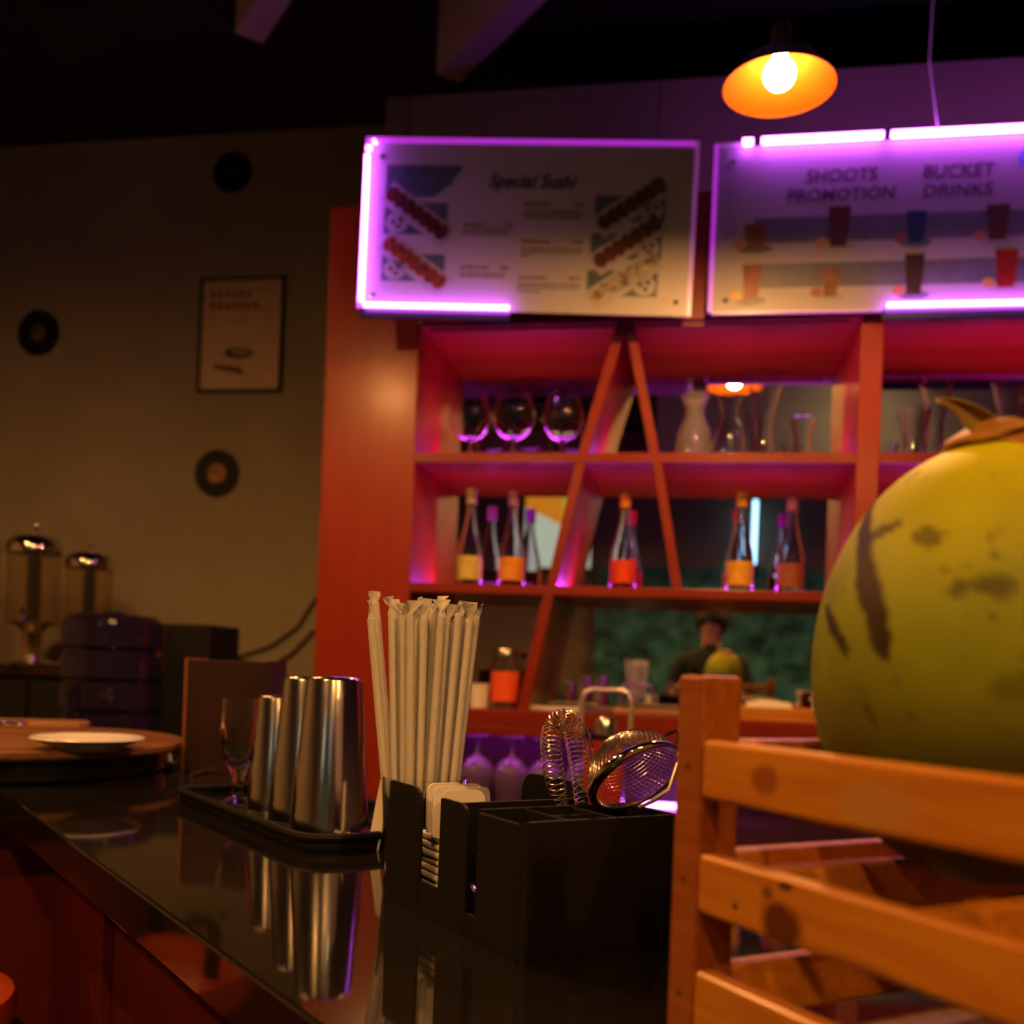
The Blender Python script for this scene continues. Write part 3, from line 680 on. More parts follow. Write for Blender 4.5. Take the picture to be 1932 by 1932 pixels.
# organizer: front walls
MB().box(.004, WX, 0, T_, .003, HT).build('front_wall', M_BLACK, cd, bevel=.001)
YO = .070
MB().box(0, T_, .003, YO - .004, .003, HT - .002).build('side_wall', M_BLACK, cd, bevel=.001)
MB().box(WX - T_, WX, T_, .078, .003, HT).build('side_wall', M_BLACK, cd, bevel=.001)
MB().box(WX - T_, WX, .078, .120, .003, .055).build('side_wall', M_BLACK, cd, bevel=.001)
MB().box(T_, WX - T_, YO - .004, YO - .001, .003, HT).build('divider', M_BLACK, cd, bevel=.0008)
MB().box(.042, .044, T_, YO - .004, .003, HT - .001).build('divider', M_BLACK, cd, bevel=.0006)
MB().box(.086, .088, T_, YO - .004, .003, HT - .001).build('divider', M_BLACK, cd, bevel=.0006)
MB().box(.044, .086, .033, .035, .003, HT - .002).build('divider', M_BLACK, cd, bevel=.0006)
MB().lathe([(.006, .003), (.006, HT)], 8, ang=math.pi/2, M=Matrix.Translation((.006, .006, 0)) @ Matrix.Rotation(math.pi, 4, 'Z')).build('corner', M_BLACK, cd, smooth=True)
# napkin bins: left wall pieces with rounded shoulders either side of slots (slab in yz)
YZ = Matrix(((0,1,0,0),(1,0,0,0),(0,0,1,0),(0,0,0,1)))   # swap x,y
def wall_yz(y0, y1, z0, z1, x, r0, r1, name='bin_wall'):
    poly = rounded([(y0, z0), (y1, z0), (y1, z1), (y0, z1)], [0, 0, r1, r0])
    MB().slab(poly, x, x + T_, YZ).build(name, M_BLACK, cd)
wall_yz(YO + .012, .128, .003, HT + .001, 0, .014, .002)
wall_yz(.165, LY, .003, HT + .004, 0, .016, .002)
wall_yz(YO - .004, LY, .003, .020, 0.0005, 0, 0)
wall_yz(.128, .165, .020, .028, 0.0005, 0, 0)
wall_yz(.120, LY, .003, HT + .009, WX - T_, .022, .022)
MB().box(T_, WX - T_, LY - T_, LY, .003, .062).build('end_wall', M_BLACK, cd, bevel=.001)
MB().box(T_, WX - T_, .128, .131, .003, HT - .004).build('divider', M_BLACK, cd, bevel=.0008)
def cdw(x, y, z):
    c, s = math.cos(CROT), math.sin(CROT); return Vector((cc[0] + x * c - y * s, cc[1] + x * s + y * c, TOP + z))
# napkins in the far bin
for k in range(9):
    o = MB().box(-.052, .052, -.034, .034, 0, .0058).build('paper_napkin', M_PAPER, loc=cdw(.070 + .001 * (k % 3), .1780, .0042 + k * .0066), rot=(0, 0, CROT + random.uniform(-.03, .03)), bevel=.0025)
    tag(o, ['lowest', 'second lowest', 'third lowest', 'fourth from below', 'middle', 'fourth from above', 'third highest', 'second highest', 'topmost'][k] + ' white paper napkin in the far bin of the black caddy', 'napkin', 'paper napkins in the caddy')
for k in range(5):                                  # upright sachets in the middle bin
    w = .036; q = MB(); x0 = -.018
    q.slab(rounded([(-w/2, 0), (w/2, 0), (w/2, .043), (-w/2, .043)], [.002, .002, .009, .009]), -.0016, .0016)
    o = q.build('paper_sachet', M_CLEARP if k % 2 else M_PAPER, loc=cdw((.028, .046, .030, .050, .036)[k], .140 + .012 * k, .0640 - .030 * 0), rot=(R(-3), 0, CROT + (-.35, .30, -.1, .2, .0)[k]))
    tag(o, ['nearest', 'second nearest', 'middle', 'second farthest', 'farthest'][k] + ' white paper sachet standing upright on the napkins in the caddy', 'sachet', 'sachets in the caddy')
p = cdw(.030, .098, .0035)
op = thing('bottle_opener', 'small chrome opener lying in the middle slot of the caddy', 'opener', p, CROT)
MB().box(-.008, .008, -.022, .022, 0, .004).build('blade', M_CHROME, op, bevel=.0015)
MB().tube([(-.012, -.018, .008), (-.018, -.010, .030), (-.016, 0, .034)], .0025, 8).build('hook', M_CHROME, op, smooth=True)

# ---------------- coil strainer (spring bent over itself on a flat plate)
def coil_strainer():
    dep = .835
    t = thing('coil_strainer', 'cocktail strainer with bent steel coil spring standing in the caddy', 'strainer', cdw(.060, .050, .0035))
    o_ = t.location
    ctl = [(1066, 1528), (1052, 1490), (1043, 1440), (1040, 1400), (1046, 1370), (1062, 1357), (1078, 1368), (1087, 1400), (1094, 1440), (1100, 1480), (1106, 1524)]
    P = [at(x, y, dep + (.006 if i < 5 else -.003)) - o_ for i, (x, y) in enumerate(ctl)]
    def cr(t_):
        n = len(P) - 1; f = min(max(t_ * n, 0), n - 1e-6); i = int(f); f -= i
        p0, p1, p2, p3 = P[max(i-1, 0)], P[i], P[i+1], P[min(i+2, n)]
        return .5 * ((2*p1) + (p2-p0)*f + (2*p0-5*p1+4*p2-p3)*f*f + (3*p1-p0-3*p2+p3)*f**3)
    pts = []; turns, per = 44, 14
    for k in range(turns * per + 1):
        f = k / (turns * per); c = cr(f); tg = (cr(min(f + .004, 1)) - cr(max(f - .004, 0))).normalized()
        up = Vector((0, 1, 0)); s1 = (up - tg * up.dot(tg)).normalized(); s2 = tg.cross(s1); a = 2 * math.pi * k / per
        rr = .0088 * (0.35 + .65 * min(1, f * 8)) 
        pts.append(c + (s1 * math.cos(a) + s2 * math.sin(a)) * rr - tg * (.55 * rr * math.cos(a)))
    MB().tube(pts, .00058, 5).build('coil_spring', M_WIRE, t, smooth=True)
    q = MB(); a = [at(x, y, dep - .002) - o_ for x, y in ((1107, 1372), (1113, 1400), (1117, 1440), (1121, 1490), (1120, 1540))]
    for i in range(4):
        b0 = len(q.v); w = Vector((0, .013, 0))
        q.v += [a[i] - w, a[i] + w, a[i+1] + w, a[i+1] - w]; q.f.append((b0, b0+1, b0+2, b0+3))
    o = q.build('plate', M_CHROME, t, smooth=True); md = o.modifiers.new('t', 'SOLIDIFY'); md.thickness = .0011
    MB().tube([at(1112, 1520, dep) - o_, at(1108, 1545, dep) - o_, Vector((.004, .0, .030)), Vector((.002, 0, .0))], .0035, 8).build('handle', M_STEEL, t, smooth=True)
coil_strainer()

# ---------------- fine mesh sieve
def sieve():
    c = at(1203, 1466, .80); Rr = .0385
    t = thing('mesh_sieve', 'round fine-mesh steel sieve lying tilted on the caddy rim', 'sieve', c)
    nrm = Vector((.40, -.60, -.69)).normalized(); zc = -nrm; xc = Vector((.87, .12, .49)); xc = (xc - zc * xc.dot(zc)).normalized(); yc = zc.cross(xc)
    M = Matrix((xc, yc, zc)).transposed().to_4x4()
    q = MB(); n1, n2 = 20, 56
    for i in range(n1 + 1):
        th = (math.pi / 2) * i / n1
        for j in range(n2):
            ph = 2 * math.pi * j / n2 + .5 * th
            q.v.append(M @ Vector((Rr * math.cos(th) * math.cos(ph), Rr * math.cos(th) * math.sin(ph), Rr * .98 * math.sin(th))))
    for i in range(n1):
        for j in range(n2):
            a = i * n2 + j; b = i * n2 + (j + 1) % n2; q.f.append((a, b, b + n2, a + n2))
    o = q.build('wire_mesh', M_WIRE, t); w = o.modifiers.new('w', 'WIREFRAME'); w.thickness = .00075; w.use_even_offset = False
    o['kind'] = 'stuff'
    ring = [M @ Vector(((Rr + .001) * math.cos(a), (Rr + .001) * math.sin(a), 0)) for a in [2 * math.pi * k / 48 for k in range(48)]]
    MB().tube(ring, [.0018 + .0026 * max(0, math.cos(2 * math.pi * k / 48 - R(235))) for k in range(48)], 10, closed=True).build('rim', M_CHROME, t, smooth=True)
    h = [at(x, y, d) - c for x, y, d in ((1212, 1408, .822), (1240, 1396, .825), (1265, 1383, .825), (1277, 1379, .824), (1280, 1386, .822), (1276, 1404, .816))]
    MB().tube(h, .0013, 8).build('hook_wire', M_CHROME, t, smooth=True)
    hd = [at(x, y, d) - c for x, y, d in ((1278, 1440, .775), (1262, 1490, .770), (1230, 1512, .772), (1206, 1524, .775))]
    MB().tube(hd, .0016, 8).build('handle_wire', M_WIRE, t, smooth=True)
sieve()

# ---------------- straws in a glass
sb = onz(806, 1598, TOP); sb = Vector((-.084, 1.015, TOP))
g = MB().lathe(closed_profile([(0, .0), (.034, 0), (.037, .004), (.0425, .098)], .002), 36).build('straw_glass', M_GLASS, smooth=True, loc=sb)
tag(g, 'clear glass tumbler holding the bundle of wrapped straws', 'glass')
def straw_meshes():
    L = .250; q = MB().tube([(0, 0, 0), (0, 0, L)], .0042, 10); return q, L
def wrap_end(kind):
    q = MB(); n = 6
    w0 = [.0042, .0034, .0050, .0075, .0085]; zz = [0, .004, .008, .0125, .017]
    for i, (w, z) in enumerate(zip(w0, zz)):
        tw = kind * .5 + i * .35; tk = [.0042, .0018, .0010, .0008, .0006][i]
        for k in range(n):
            a = 2 * math.pi * k / n; x, y = w * math.cos(a), tk * math.sin(a)
            q.v.append(Vector((x * math.cos(tw) - y * math.sin(tw) + kind % 3 * .001 * i, x * math.sin(tw) + y * math.cos(tw), .250 + z * (.8 + .12 * (kind % 4)))))
    for i in range(4):
        for k in range(n): q.f.append((i*n + k, i*n + (k+1) % n, (i+1)*n + (k+1) % n, (i+1)*n + k))
    return q
smesh = None; ends = []
NST = 30
for k in range(NST):
    rr = math.sqrt((k + .5) / NST); a = k * 2.39996
    bx, by = .0275 * rr * math.cos(a), .0275 * rr * math.sin(a)
    tx, ty = .0470 * rr * math.cos(a) + random.uniform(-.003, .003), .036 * rr * math.sin(a)
    if k == 27: bx, by, tx, ty = -.028, -.004, -.060, -.006
    if k == 24: bx, by, tx, ty = -.024, .010, -.058, .02
    p0 = sb + Vector((bx, by, .0055)); p1 = sb + Vector((tx + .001, ty, .0055 + .25)); dv = (p1 - p0).normalized()
    dz = .018 if k == 24 else random.uniform(-.001, .007)
    st = bpy.data.objects.new('paper_straw', None); COL.objects.link(st); st.empty_display_size = .01
    st.location = p0 + dv * dz; st.rotation_mode = 'QUATERNION'; st.rotation_quaternion = Vector((0, 0, 1)).rotation_difference(dv)
    if k == 27: tag(st, 'paper-wrapped straw at the left flank of the bundle, leaning out low', 'straw', 'wrapped straws in the tumbler')
    elif k == 24: tag(st, 'tallest paper-wrapped straw leaning out at the left of the bundle', 'straw', 'wrapped straws in the tumbler')
    else: tag(st, 'paper-wrapped straw standing in the glass tumbler bundle', 'straw', 'wrapped straws in the tumbler')
    if smesh is None: smesh = straw_meshes()[0].build('tube', M_WRAP, st, smooth=True).data
    else:
        o = bpy.data.objects.new('tube', smesh); COL.objects.link(o); o.parent = st
    if len(ends) < 6: ends.append(wrap_end(len(ends)).build('twisted_end', M_WRAP, st, smooth=True).data)
    else:
        o = bpy.data.objects.new('twisted_end', ends[k % 6]); COL.objects.link(o); o.parent = st; o.rotation_euler = (0, 0, k * .9)

# white card behind the caddy
cdp = onz(716, 1565, TOP)
tc = thing('tent_card', 'small folded white card standing between tins and straws', 'card', (at(726, 1560, 1.15).x, 1.15, TOP), R(-60))
MB().box(-.015, .015, -.0006, .0006, 0, .080, Matrix.Translation((0, -.0135, 0)) @ Matrix.Rotation(R(-9.5), 4, 'X')).build('front_leaf', M_PAPER, tc)
MB().box(-.015, .015, -.0006, .0006, 0, .080, Matrix.Translation((0, .0135, 0)) @ Matrix.Rotation(R(9.5), 4, 'X')).build('back_leaf', M_PAPER, tc)

# ---------------- tray with shaker tins
tcorner = Vector((-.212, 1.085))
tn, td = tcorner.x * NX + tcorner.y * NY, -tcorner.x * NY + tcorner.y * NX
try_ = thing('service_tray', 'long black tray on the bar carrying the shaker tins', 'tray', bw(tn, td, TOP), BAR_ROT)
TW, TL = .20, .47
MB().prism(rounded([(0, 0), (TW, 0), (TW, TL), (0, TL)], [.05, .03, .03, .03]), 0, .005).build('tray_bottom', M_BLACKG, try_)
ro = rounded([(0, 0), (TW, 0), (TW, TL), (0, TL)], [.05, .03, .03, .03])
MB().tube([(x, y, .017) for x, y in ro], .0050, 8, closed=True).build('tray_rim', M_BLACK, try_, smooth=True)
wl_ = MB()
for k_ in range(len(ro)):
    a_, b_ = ro[k_-1], ro[k_]; i_ = len(wl_.v); wl_.v += [Vector((a_[0], a_[1], 0)), Vector((b_[0], b_[1], 0)), Vector((b_[0], b_[1], .017)), Vector((a_[0], a_[1], .017))]; wl_.f.append((i_, i_+1, i_+2, i_+3))
wl_ = wl_.build('tray_wall', M_BLACK, try_); wl_.modifiers.new('t', 'SOLIDIFY').thickness = .003
ZT = TOP + .0055
TIN = [(0, .187), (.0300, .187), (.0325, .1855), (.0340, .182), (.0475, .004), (.0480, .001), (.0468, 0), (.0455, .002), (.0325, .180), (0, .183)]
def tin(x, y, k, label, kz=1.0):
    p = onz(x, y, ZT); o = MB().lathe([(r * k, z * k * kz) for r, z in TIN], 48).build('shaker_tin', M_STEEL, smooth=True, loc=p)
    return tag(o, label, 'shaker tin', 'upturned shaker tins')
tin(621, 1566, 1.0, 'largest upturned steel shaker tin nearest the viewer')
tin(574, 1541, .985, 'middle upturned steel shaker tin behind the largest one')
tin(519, 1522, .83, 'smallest upturned steel shaker tin beside the clear footed glass', 1.0)
p = onz(672, 1571, ZT)
lid = thing('round_coaster', 'flat shiny dark disc lying on the tray beside the largest tin', 'coaster', (p.x + .02, p.y - .015, ZT))
MB().lathe([(0, .006), (.040, .006), (.046, .003), (.047, 0), (0, 0)], 40).build('disc', mat('dark_gloss_metal', (.25, .2, .2), .12, 1.0), lid, smooth=True)
MB().lathe([(.040, .006), (.043, .0085), (.046, .006), (.046, .003)], 40).build('lip', M_CHROME, lid, smooth=True)
# footed glass with measuring tube
p = onz(447, 1515, ZT)
fg = thing('footed_glass', 'clear footed glass at the left end of the black tray', 'glass', p)
MB().lathe([(0, 0), (.027, 0), (.027, .003), (.009, .009), (.007, .028), (.009, .038), (.019, .060), (.026, .092), (.029, .107), (.0272, .107), (.024, .092), (.017, .062), (0, .046)], 32).build('bowl', M_GLASS, fg, smooth=True)
MB().lathe(closed_profile([(0, .066), (.013, .066), (.0205, .072), (.0255, .112), (.0258, .148)], .0022), 32).build('nested_tumbler', M_GLASS, fg, smooth=True)
p = onz(362, 1466, TOP); p2 = onz(432, 1447, TOP)
tag(MB().tube([p + Vector((0, 0, .0042)), p2 + Vector((0, 0, .0042))], .0042, 10).build('metal_straw', M_CHROME, smooth=True), 'short silver metal straw lying on the bar beside the footed glass', 'straw')

# ---------------- round boards and plate at the left
bc = Vector((-.895, 1.80, TOP))
rb = thing('turntable', 'round wooden board on a thick black turntable base at far left', 'board', bc)
MB().lathe([(0, 0), (.262, 0), (.268, .004), (.272, .040), (0, .040)], 72).build('base', M_BLACKG, rb, smooth=True)
MB().lathe([(0, .040), (.296, .040), (.300, .044), (.300, .052), (.294, .055), (.280, .054), (0, .052)], 72).build('wood_disc', pine('board_round', light=(.27, .12, .045), dark=(.17, .07, .025)), rb, smooth=True)
pp = onz(165, 1412, TOP + .055)
sau = MB().lathe([(0, .0), (.045, 0), (.048, .004), (.074, .0125), (.078, .015), (.076, .0165), (.046, .008), (0, .007)], 48).build('saucer', M_WHITE, smooth=True, loc=(pp.x, pp.y, TOP + .0535)); sau.scale = (1.12, 1.12, 1.25)
tag(sau, 'small white saucer on the round wooden board', 'plate')
pb = onz(60, 1375, TOP + .055)
pad = thing('serving_paddle', 'wooden serving paddle lying behind the saucer on the round board', 'board', (pb.x - .02, pb.y + .06, TOP + .0535), R(12))
MB().prism(rounded([(-.14, -.055), (.10, -.055), (.10, .055), (-.14, .055)], [.03, .045, .045, .03]), 0, .014).build('blade', pine('paddle_pine', light=(.40, .2, .09), dark=(.26, .12, .05)), pad, bevel=.003)
MB().prism(rounded([(-.24, -.013), (-.135, -.016), (-.135, .016), (-.24, .013)], [.01, 0, 0, .01]), 0.002, .013).build('handle', pine('paddle_pine'), pad, bevel=.003)
ring = at(6, 1338, 1.86)
rg = MB().tube([(.026 * math.cos(a), .026 * math.sin(a), 0) for a in [2 * math.pi * k / 32 for k in range(32)]], .004, 8, closed=True).build('metal_ring', M_STEEL, smooth=True, loc=(ring.x + .005, ring.y + .02, TOP + .0535 + .014 + .0045))
tag(rg, 'steel ring lying on the serving paddle at the left photo edge', 'ring')
pn = onz(316, 1447, TOP)
sp = thing('ceramic_spoon', 'pale ceramic spoon poking out beside the turntable base', 'spoon', (pn.x + .005, pn.y, TOP), R(-70))
q = MB(); n1 = 8
for i in range(n1):
    f = i / (n1 - 1); w = .016 * math.sin(math.pi * (.1 + .8 * f)) + .001
    for j in range(5):
        y = (j / 4 - .5) * 2 * w; q.v.append(Vector((-.03 + .06 * f, y, .004 + 30 * y * y + .008 * f)))
for i in range(n1 - 1):
    for j in range(4): b0 = i*5 + j; q.f.append((b0, b0+5, b0+6, b0+1))
o = q.build('bowl', M_WHITE, sp, smooth=True); o.modifiers.new('t', 'SOLIDIFY').thickness = .002
MB().tube([(-.028, 0, .007), (-.05, 0, .014), (-.075, 0, .016)], .0035, 8).build('handle', M_WHITE, sp, smooth=True)

# dark wooden box + black machine further back on the bar leg
p0 = onz(347, 1456, TOP); p1 = onz(470, 1461, TOP)
bx = thing('dark_wood_box', 'upright dark wooden box at the far end of the bar beside the footed glass', 'box', (p0.x, p0.y, TOP), R(-8))
MB().box(0, .150, 0, .010, 0, .205).build('front_panel', M_DARKWOOD, bx, bevel=.001)
MB().box(-.006, 0, -.001, .085, 0, .207).build('side_panel', mat('lit_edge_wood', (.30, .10, .03), .5, var=.2, vscale=20), bx, bevel=.001)  # orange lamplight on this edge is put into its lighter colour
MB().box(.150, .156, 0, .085, 0, .207).build('side_panel', M_DARKWOOD, bx, bevel=.001)
MB().box(0, .150, .010, .085, 0, .008).build('bottom_panel', M_DARKWOOD, bx)
MB().box(0, .150, .075, .085, .008, .205).build('rear_panel', M_DARKWOOD, bx)

# ---------------- left rear: dispenser cabinet, jug, machine
lc = thing('rear_sideboard', 'dark sideboard against the beige wall carrying the drink dispensers', 'sideboard', cw(0, 0, 0), CABROT)
sl0, sl1 = -3.3, cab(300, 1300, .85)[0]
MB().box(sl0, sl1, 3.42, 3.97, 1.215, 1.25).build('top', M_DARKWOOD, lc, bevel=.004)
MB().box(sl0 + .02, sl1 - .02, 3.45, 3.97, .06, 1.215).build('carcass', M_BLACK, lc)
for k in range(3):
    a = sl0 + .03 + k * (sl1 - sl0 - .06) / 3
    MB().box(a, a + (sl1 - sl0 - .06) / 3 - .01, 3.432, 3.45, .10, 1.20).build('door', M_BLACKG, lc, bevel=.003)
MB().box(sl0 + .05, sl1 - .05, 3.5, 3.95, 0, .06).build('plinth', M_BLACK, lc)
M_JUICE = mat('amber_clear_plastic', (.92, .82, .66), .02, trans=.96, ior=1.07)
def dispenser(px, k, label, Y):
    u, v = uv(px, 1255); loc = Vector((u / FPX * Y, Y, 1.2505))
    t = thing('drink_dispenser', label, 'dispenser', loc, R(10), 'drink dispensers on the sideboard'); t.scale = (k, k, k)
    MB().lathe([(0, 0), (.105, 0), (.110, .008), (.100, .016), (.045, .024), (.040, .04), (0, .04)], 32).build('base', M_STEEL, t, smooth=True)
    MB().lathe([(0, .04), (.036, .04), (.036, .13), (.055, .155), (.10, .170), (0, .170)], 32).build('column', mat('brass_steel', (.75, .52, .22), .25, 1.0), t, smooth=True)
    MB().lathe(closed_profile([(0, .170), (.097, .170), (.100, .175), (.100, .44)], .003), 36).build('tank', M_JUICE, t, smooth=True)
    MB().lathe([(0, .176), (.026, .176), (.026, .43), (0, .43)], 20).build('ice_tube', mat('frosted_ice_tube', (.80, .72, .66), .4), t, smooth=True)
    MB().lathe([(.103, .44), (.106, .45), (.104, .475), (.085, .500), (.05, .512), (0, .516)], 36).build('lid', M_CHROME, t, smooth=True)
    MB().lathe([(0, .514), (.010, .516), (.009, .53), (.016, .542), (.014, .556), (0, .56)], 16).build('knob', M_STEEL, t, smooth=True)
    MB().tube([(0, -.095, .190), (0, -.135, .188), (0, -.14, .165)], .011, 10).build('tap', M_CHROME, t, smooth=True)
    MB().tube([(0, -.132, .20), (0, -.132, .225)], .006, 8).build('tap_lever', M_BLACK, t, smooth=True)
dispenser(58, .98, 'taller steel-lidded drink dispenser left of the water jug', 3.88)
dispenser(163, .88, 'shorter steel-lidded drink dispenser directly behind the water jug', 3.93)
dispenser(-62, 1.0, 'drink dispenser cut off by the left photo edge', 3.85)
# stand and jug
jp = at(209, 1300, 2.82)
sd = thing('jug_stand', 'low black stand under the big water jug', 'stand', (jp.x, jp.y, 0), CABROT)
MB().box(-.18, .52, -.17, .17, .90, .945).build('top', M_BLACK, sd, bevel=.004)
for (x, y) in ((-.16, -.15), (.48, -.15), (-.16, .13), (.48, .13)): MB().box(x, x + .03, y, y + .03, 0, .90).build('leg', M_BLACK, sd)
MB().box(-.16, .50, -.145, .145, .10, .88).build('cupboard', M_BLACK, sd)
jug = thing('water_jug', 'large ribbed blue-violet plastic water jug left of the black machine', 'jug', (jp.x, jp.y, .9455))
prof = [(0, .0), (.115, 0), (.130, .010), (.134, .03)]
for k in range(4):
    z = .05 + k * .085; prof += [(.134, z), (.134, z + .050), (.124, z + .058), (.124, z + .070), (.134, z + .078)]
prof += [(.134, .41), (.136, .43), (.132, .455), (.115, .470), (.05, .475), (.03, .478), (.03, .482), (0, .482)]
M_JUG = mat('blue_violet_polycarbonate', (.016, .010, .036), .05, trans=.15, ior=1.6)
MB().lathe(prof, 48).build('bottle_body', M_JUG, jug, smooth=True)
MB().tube([(.128 * math.cos(R(-110)), .128 * math.sin(R(-110)), .14), (.152 * math.cos(R(-110)), .152 * math.sin(R(-110)), .16), (.152 * math.cos(R(-110)), .152 * math.sin(R(-110)), .26), (.128 * math.cos(R(-110)), .128 * math.sin(R(-110)), .28)], .010, 8).build('grip', M_JUG, jug, smooth=True)
mp = at(360, 1262, 2.9)
mc = thing('coffee_machine', 'black boxy machine with red light and red label right of the water jug', 'machine', (mp.x, mp.y, .9455), CABROT)
MB().box(-.115, .09, -.07, .12, 0, .455).build('housing', M_BLACK, mc, bevel=.005)
MB().box(-.105, -.045, -.0725, -.069, .315, .445).build('front_plate', M_DARKWOOD, mc, bevel=.001)
MB().box(-.095, -.058, -.0745, -.0722, .325, .385).build('red_label', mat('machine_label_glow', (.55, .06, .02), .5, emit=(.6, .05, .01), estr=.05), mc)  # label is given a faint glow of its own
MB().box(-.114, -.103, -.0755, -.069, .345, .43).build('pale_strip', mat('pale_strip', (.6, .5, .65), .4), mc, bevel=.002)
MB().lathe([(0, .004), (.005, .003), (.0055, 0)], 12, M=Matrix.Translation((-.064, -.0722, .425)) @ Matrix.Rotation(R(90), 4, 'X')).build('indicator_light', emis('red_indicator', (1, .02, .02), 2.0), mc, smooth=True)
MB().box(.09, .17, -.02, .10, 0, .36).build('water_tank', M_BLACK, mc, bevel=.02, seg=4)
# cables on the wall
for k, pts in enumerate((((596, 1128), (560, 1185), (510, 1220), (440, 1243), (425, 1262)), ((592, 1190), (550, 1235), (500, 1262), (455, 1280), (440, 1290)))):
    q = []
    for i, (x, y) in enumerate(pts):
        s, z = cab(x, y, WB - DB - .012); q.append(cw(s, WB - .012 - (.25 if i == len(pts)-1 else 0) * 0, z))
    fine = []
    for i in range(len(q) - 1):
        for j in range(5): fine.append(q[i].lerp(q[i+1], j / 5))
    fine.append(q[-1])
    tag(MB().tube(fine, .006, 8).build('wall_cable', M_BLACK, smooth=True), ['upper black cable drooping along the beige wall to the red cabinet', 'lower black cable drooping along the beige wall to the red cabinet'][k], 'cable')

# ================================================================== WALL DECOR
def vinyl(px, py, off, label, c, rad=.104):
    s, z = cab(px, py, off - DB - .006)
    t = thing('vinyl_record', label, 'record', cw(s, off - .004, z), CABROT, 'records on the beige wall')
    M = Matrix.Rotation(R(90), 4, 'X')
    prof = [(0, .002), (.030, .002)]
    for k in range(10): r = .034 + k * (rad - .036) / 10; prof += [(r, .0016), (r + .003, .0022)]
    prof += [(rad, .002), (rad, 0), (0, 0)]
    MB().lathe(prof, 48, M=M).build('disc', mat('black_vinyl', (.012, .012, .013), .25), t, smooth=True)
    MB().lathe([(0, .0034), (.044 if c[0] > .3 else .036, .0034), (.044 if c[0] > .3 else .036, .002)], 32, M=M).build('paper_label', mat('record_label_%d' % px, c, .5, col2=tuple(q * .35 for q in c), vscale=28), t)
    MB().lathe([(0, .0042), (.004, .0042), (.004, .0034)], 12, M=M).build('spindle_hole', M_INK, t)
vinyl(72, 628, WB, 'vinyl record with dark label at far left of the wall', (.22, .13, .10))
vinyl(409, 893, WB, 'vinyl record with orange label below the framed poster', (.60, .24, .10))
vinyl(438, 325, WB, 'all-dark vinyl record high on the wall above the poster', (.03, .03, .03), .09)
s0, zt = cab(382, 529, WB - DB - .02); s1, zb = cab(519, 733, WB - DB - .02)
pw, ph = s1 - s0 + .012, zt - zb
fr = thing('framed_poster', 'slim black framed cream poster with red heading on the beige wall', 'poster', cw(s0, WB - .002, zb), CABROT)
MB().box(0, pw, -.008, -.002, 0, ph).build('print', mat('cream_poster_paper', (.85, .58, .40), .6, var=.1, vscale=10), fr)
for (a, b, c, d) in ((-.010, 0, -.010, ph + .010), (pw, pw + .010, -.010, ph + .010), (0, pw, -.010, 0), (0, pw, ph, ph + .010)):
    MB().box(a, b, -.018, 0, c, d).build('frame_bar', M_BLACK, fr, bevel=.001)
q = MB()
for r_ in range(2):
    x = .04
    for k in range(6 if r_ == 0 else 7):
        w = .026; rect(q, x, x + w * .7, ph - .075 - r_ * .05, ph - .045 - r_ * .05, -.0088, -.0078); rect(q, x + w * .25, x + w * .45, ph - .068 - r_ * .05, ph - .052 - r_ * .05, -.0095, -.0088) if False else None
        x += w + .007
q.build('heading_blocks', mat('poster_red_ink', (.40, .10, .05), .6), fr)
q = MB(); rect(q, .07, pw - .06, ph - .125, ph - .121, -.0088, -.0078); q.build('rule_line', mat('poster_red_ink', (.40, .10, .05), .6), fr)
q = MB(); disc(q, pw * .48, ph * .335, .068, .024, -.0088, -.0078); q.build('printed_dish', M_INK, fr)
q = MB(); disc(q, pw * .50, ph * .345, .044, .012, -.0096, -.0088); q.build('printed_dish_inside', mat('poster_tan', (.5, .34, .22), .6), fr)
q = MB(); q.slab([(pw * .18, ph * .235), (pw * .52, ph * .20), (pw * .56, ph * .13), (pw * .38, ph * .165), (pw * .16, ph * .20)], -.0088, -.0078); q.build('printed_shape', M_INKS, fr)

# ================================================================== BEHIND THE CAMERA (seen in the mirror)
# leafy green wall
q = MB(); nx, nz = 90, 40
from mathutils import noise
for i in range(nx + 1):
    for j in range(nz + 1):
        s = -.9 + 4.6 * i / nx; z = .05 + 2.25 * j / nz
        q.v.append(Vector((s, -3.30 + .10 * noise.noise(Vector((s * 5, z * 5, 3))) + .05 * noise.noise(Vector((s * 14, z * 14, 1))), z)))
for i in range(nx):
    for j in range(nz): a = i * (nz + 1) + j; q.f.append((a, a + nz + 1, a + nz + 2, a + 1))
o = q.build('leafy_hedge', mat('hedge_green', (.055, .27, .30), .7, col2=(.014, .07, .08), vscale=6, bump=.6, bscale=40), smooth=True, rot=(0, 0, CABROT)); tag(o, 'dense dark green hedge panel behind the bar, seen in the mirror', 'hedge'); o['kind'] = 'stuff'
struct(MB().box(-.35, 3.9, -3.5, -2.0, 3.0, 3.60).build('trim_4', M_WALL, rot=(0, 0, CABROT)))
wl = thing('added_ceiling_lamp', 'long warm ceiling lamp added to light hedge and soffit in the mirror', 'lamp', cw(1.18, -1.45, 3.50), CABROT)  # added to light the soffit face and the hedge
MB().box(-.20, .20, -.04, .04, .03, .10).build('housing', M_BLACKG, wl, bevel=.004)
MB().box(-.19, .19, -.032, .032, 0, .03).build('diffuser', emis('warm_diffuser', (1.0, .72, .38), 34.0), wl, bevel=.004)
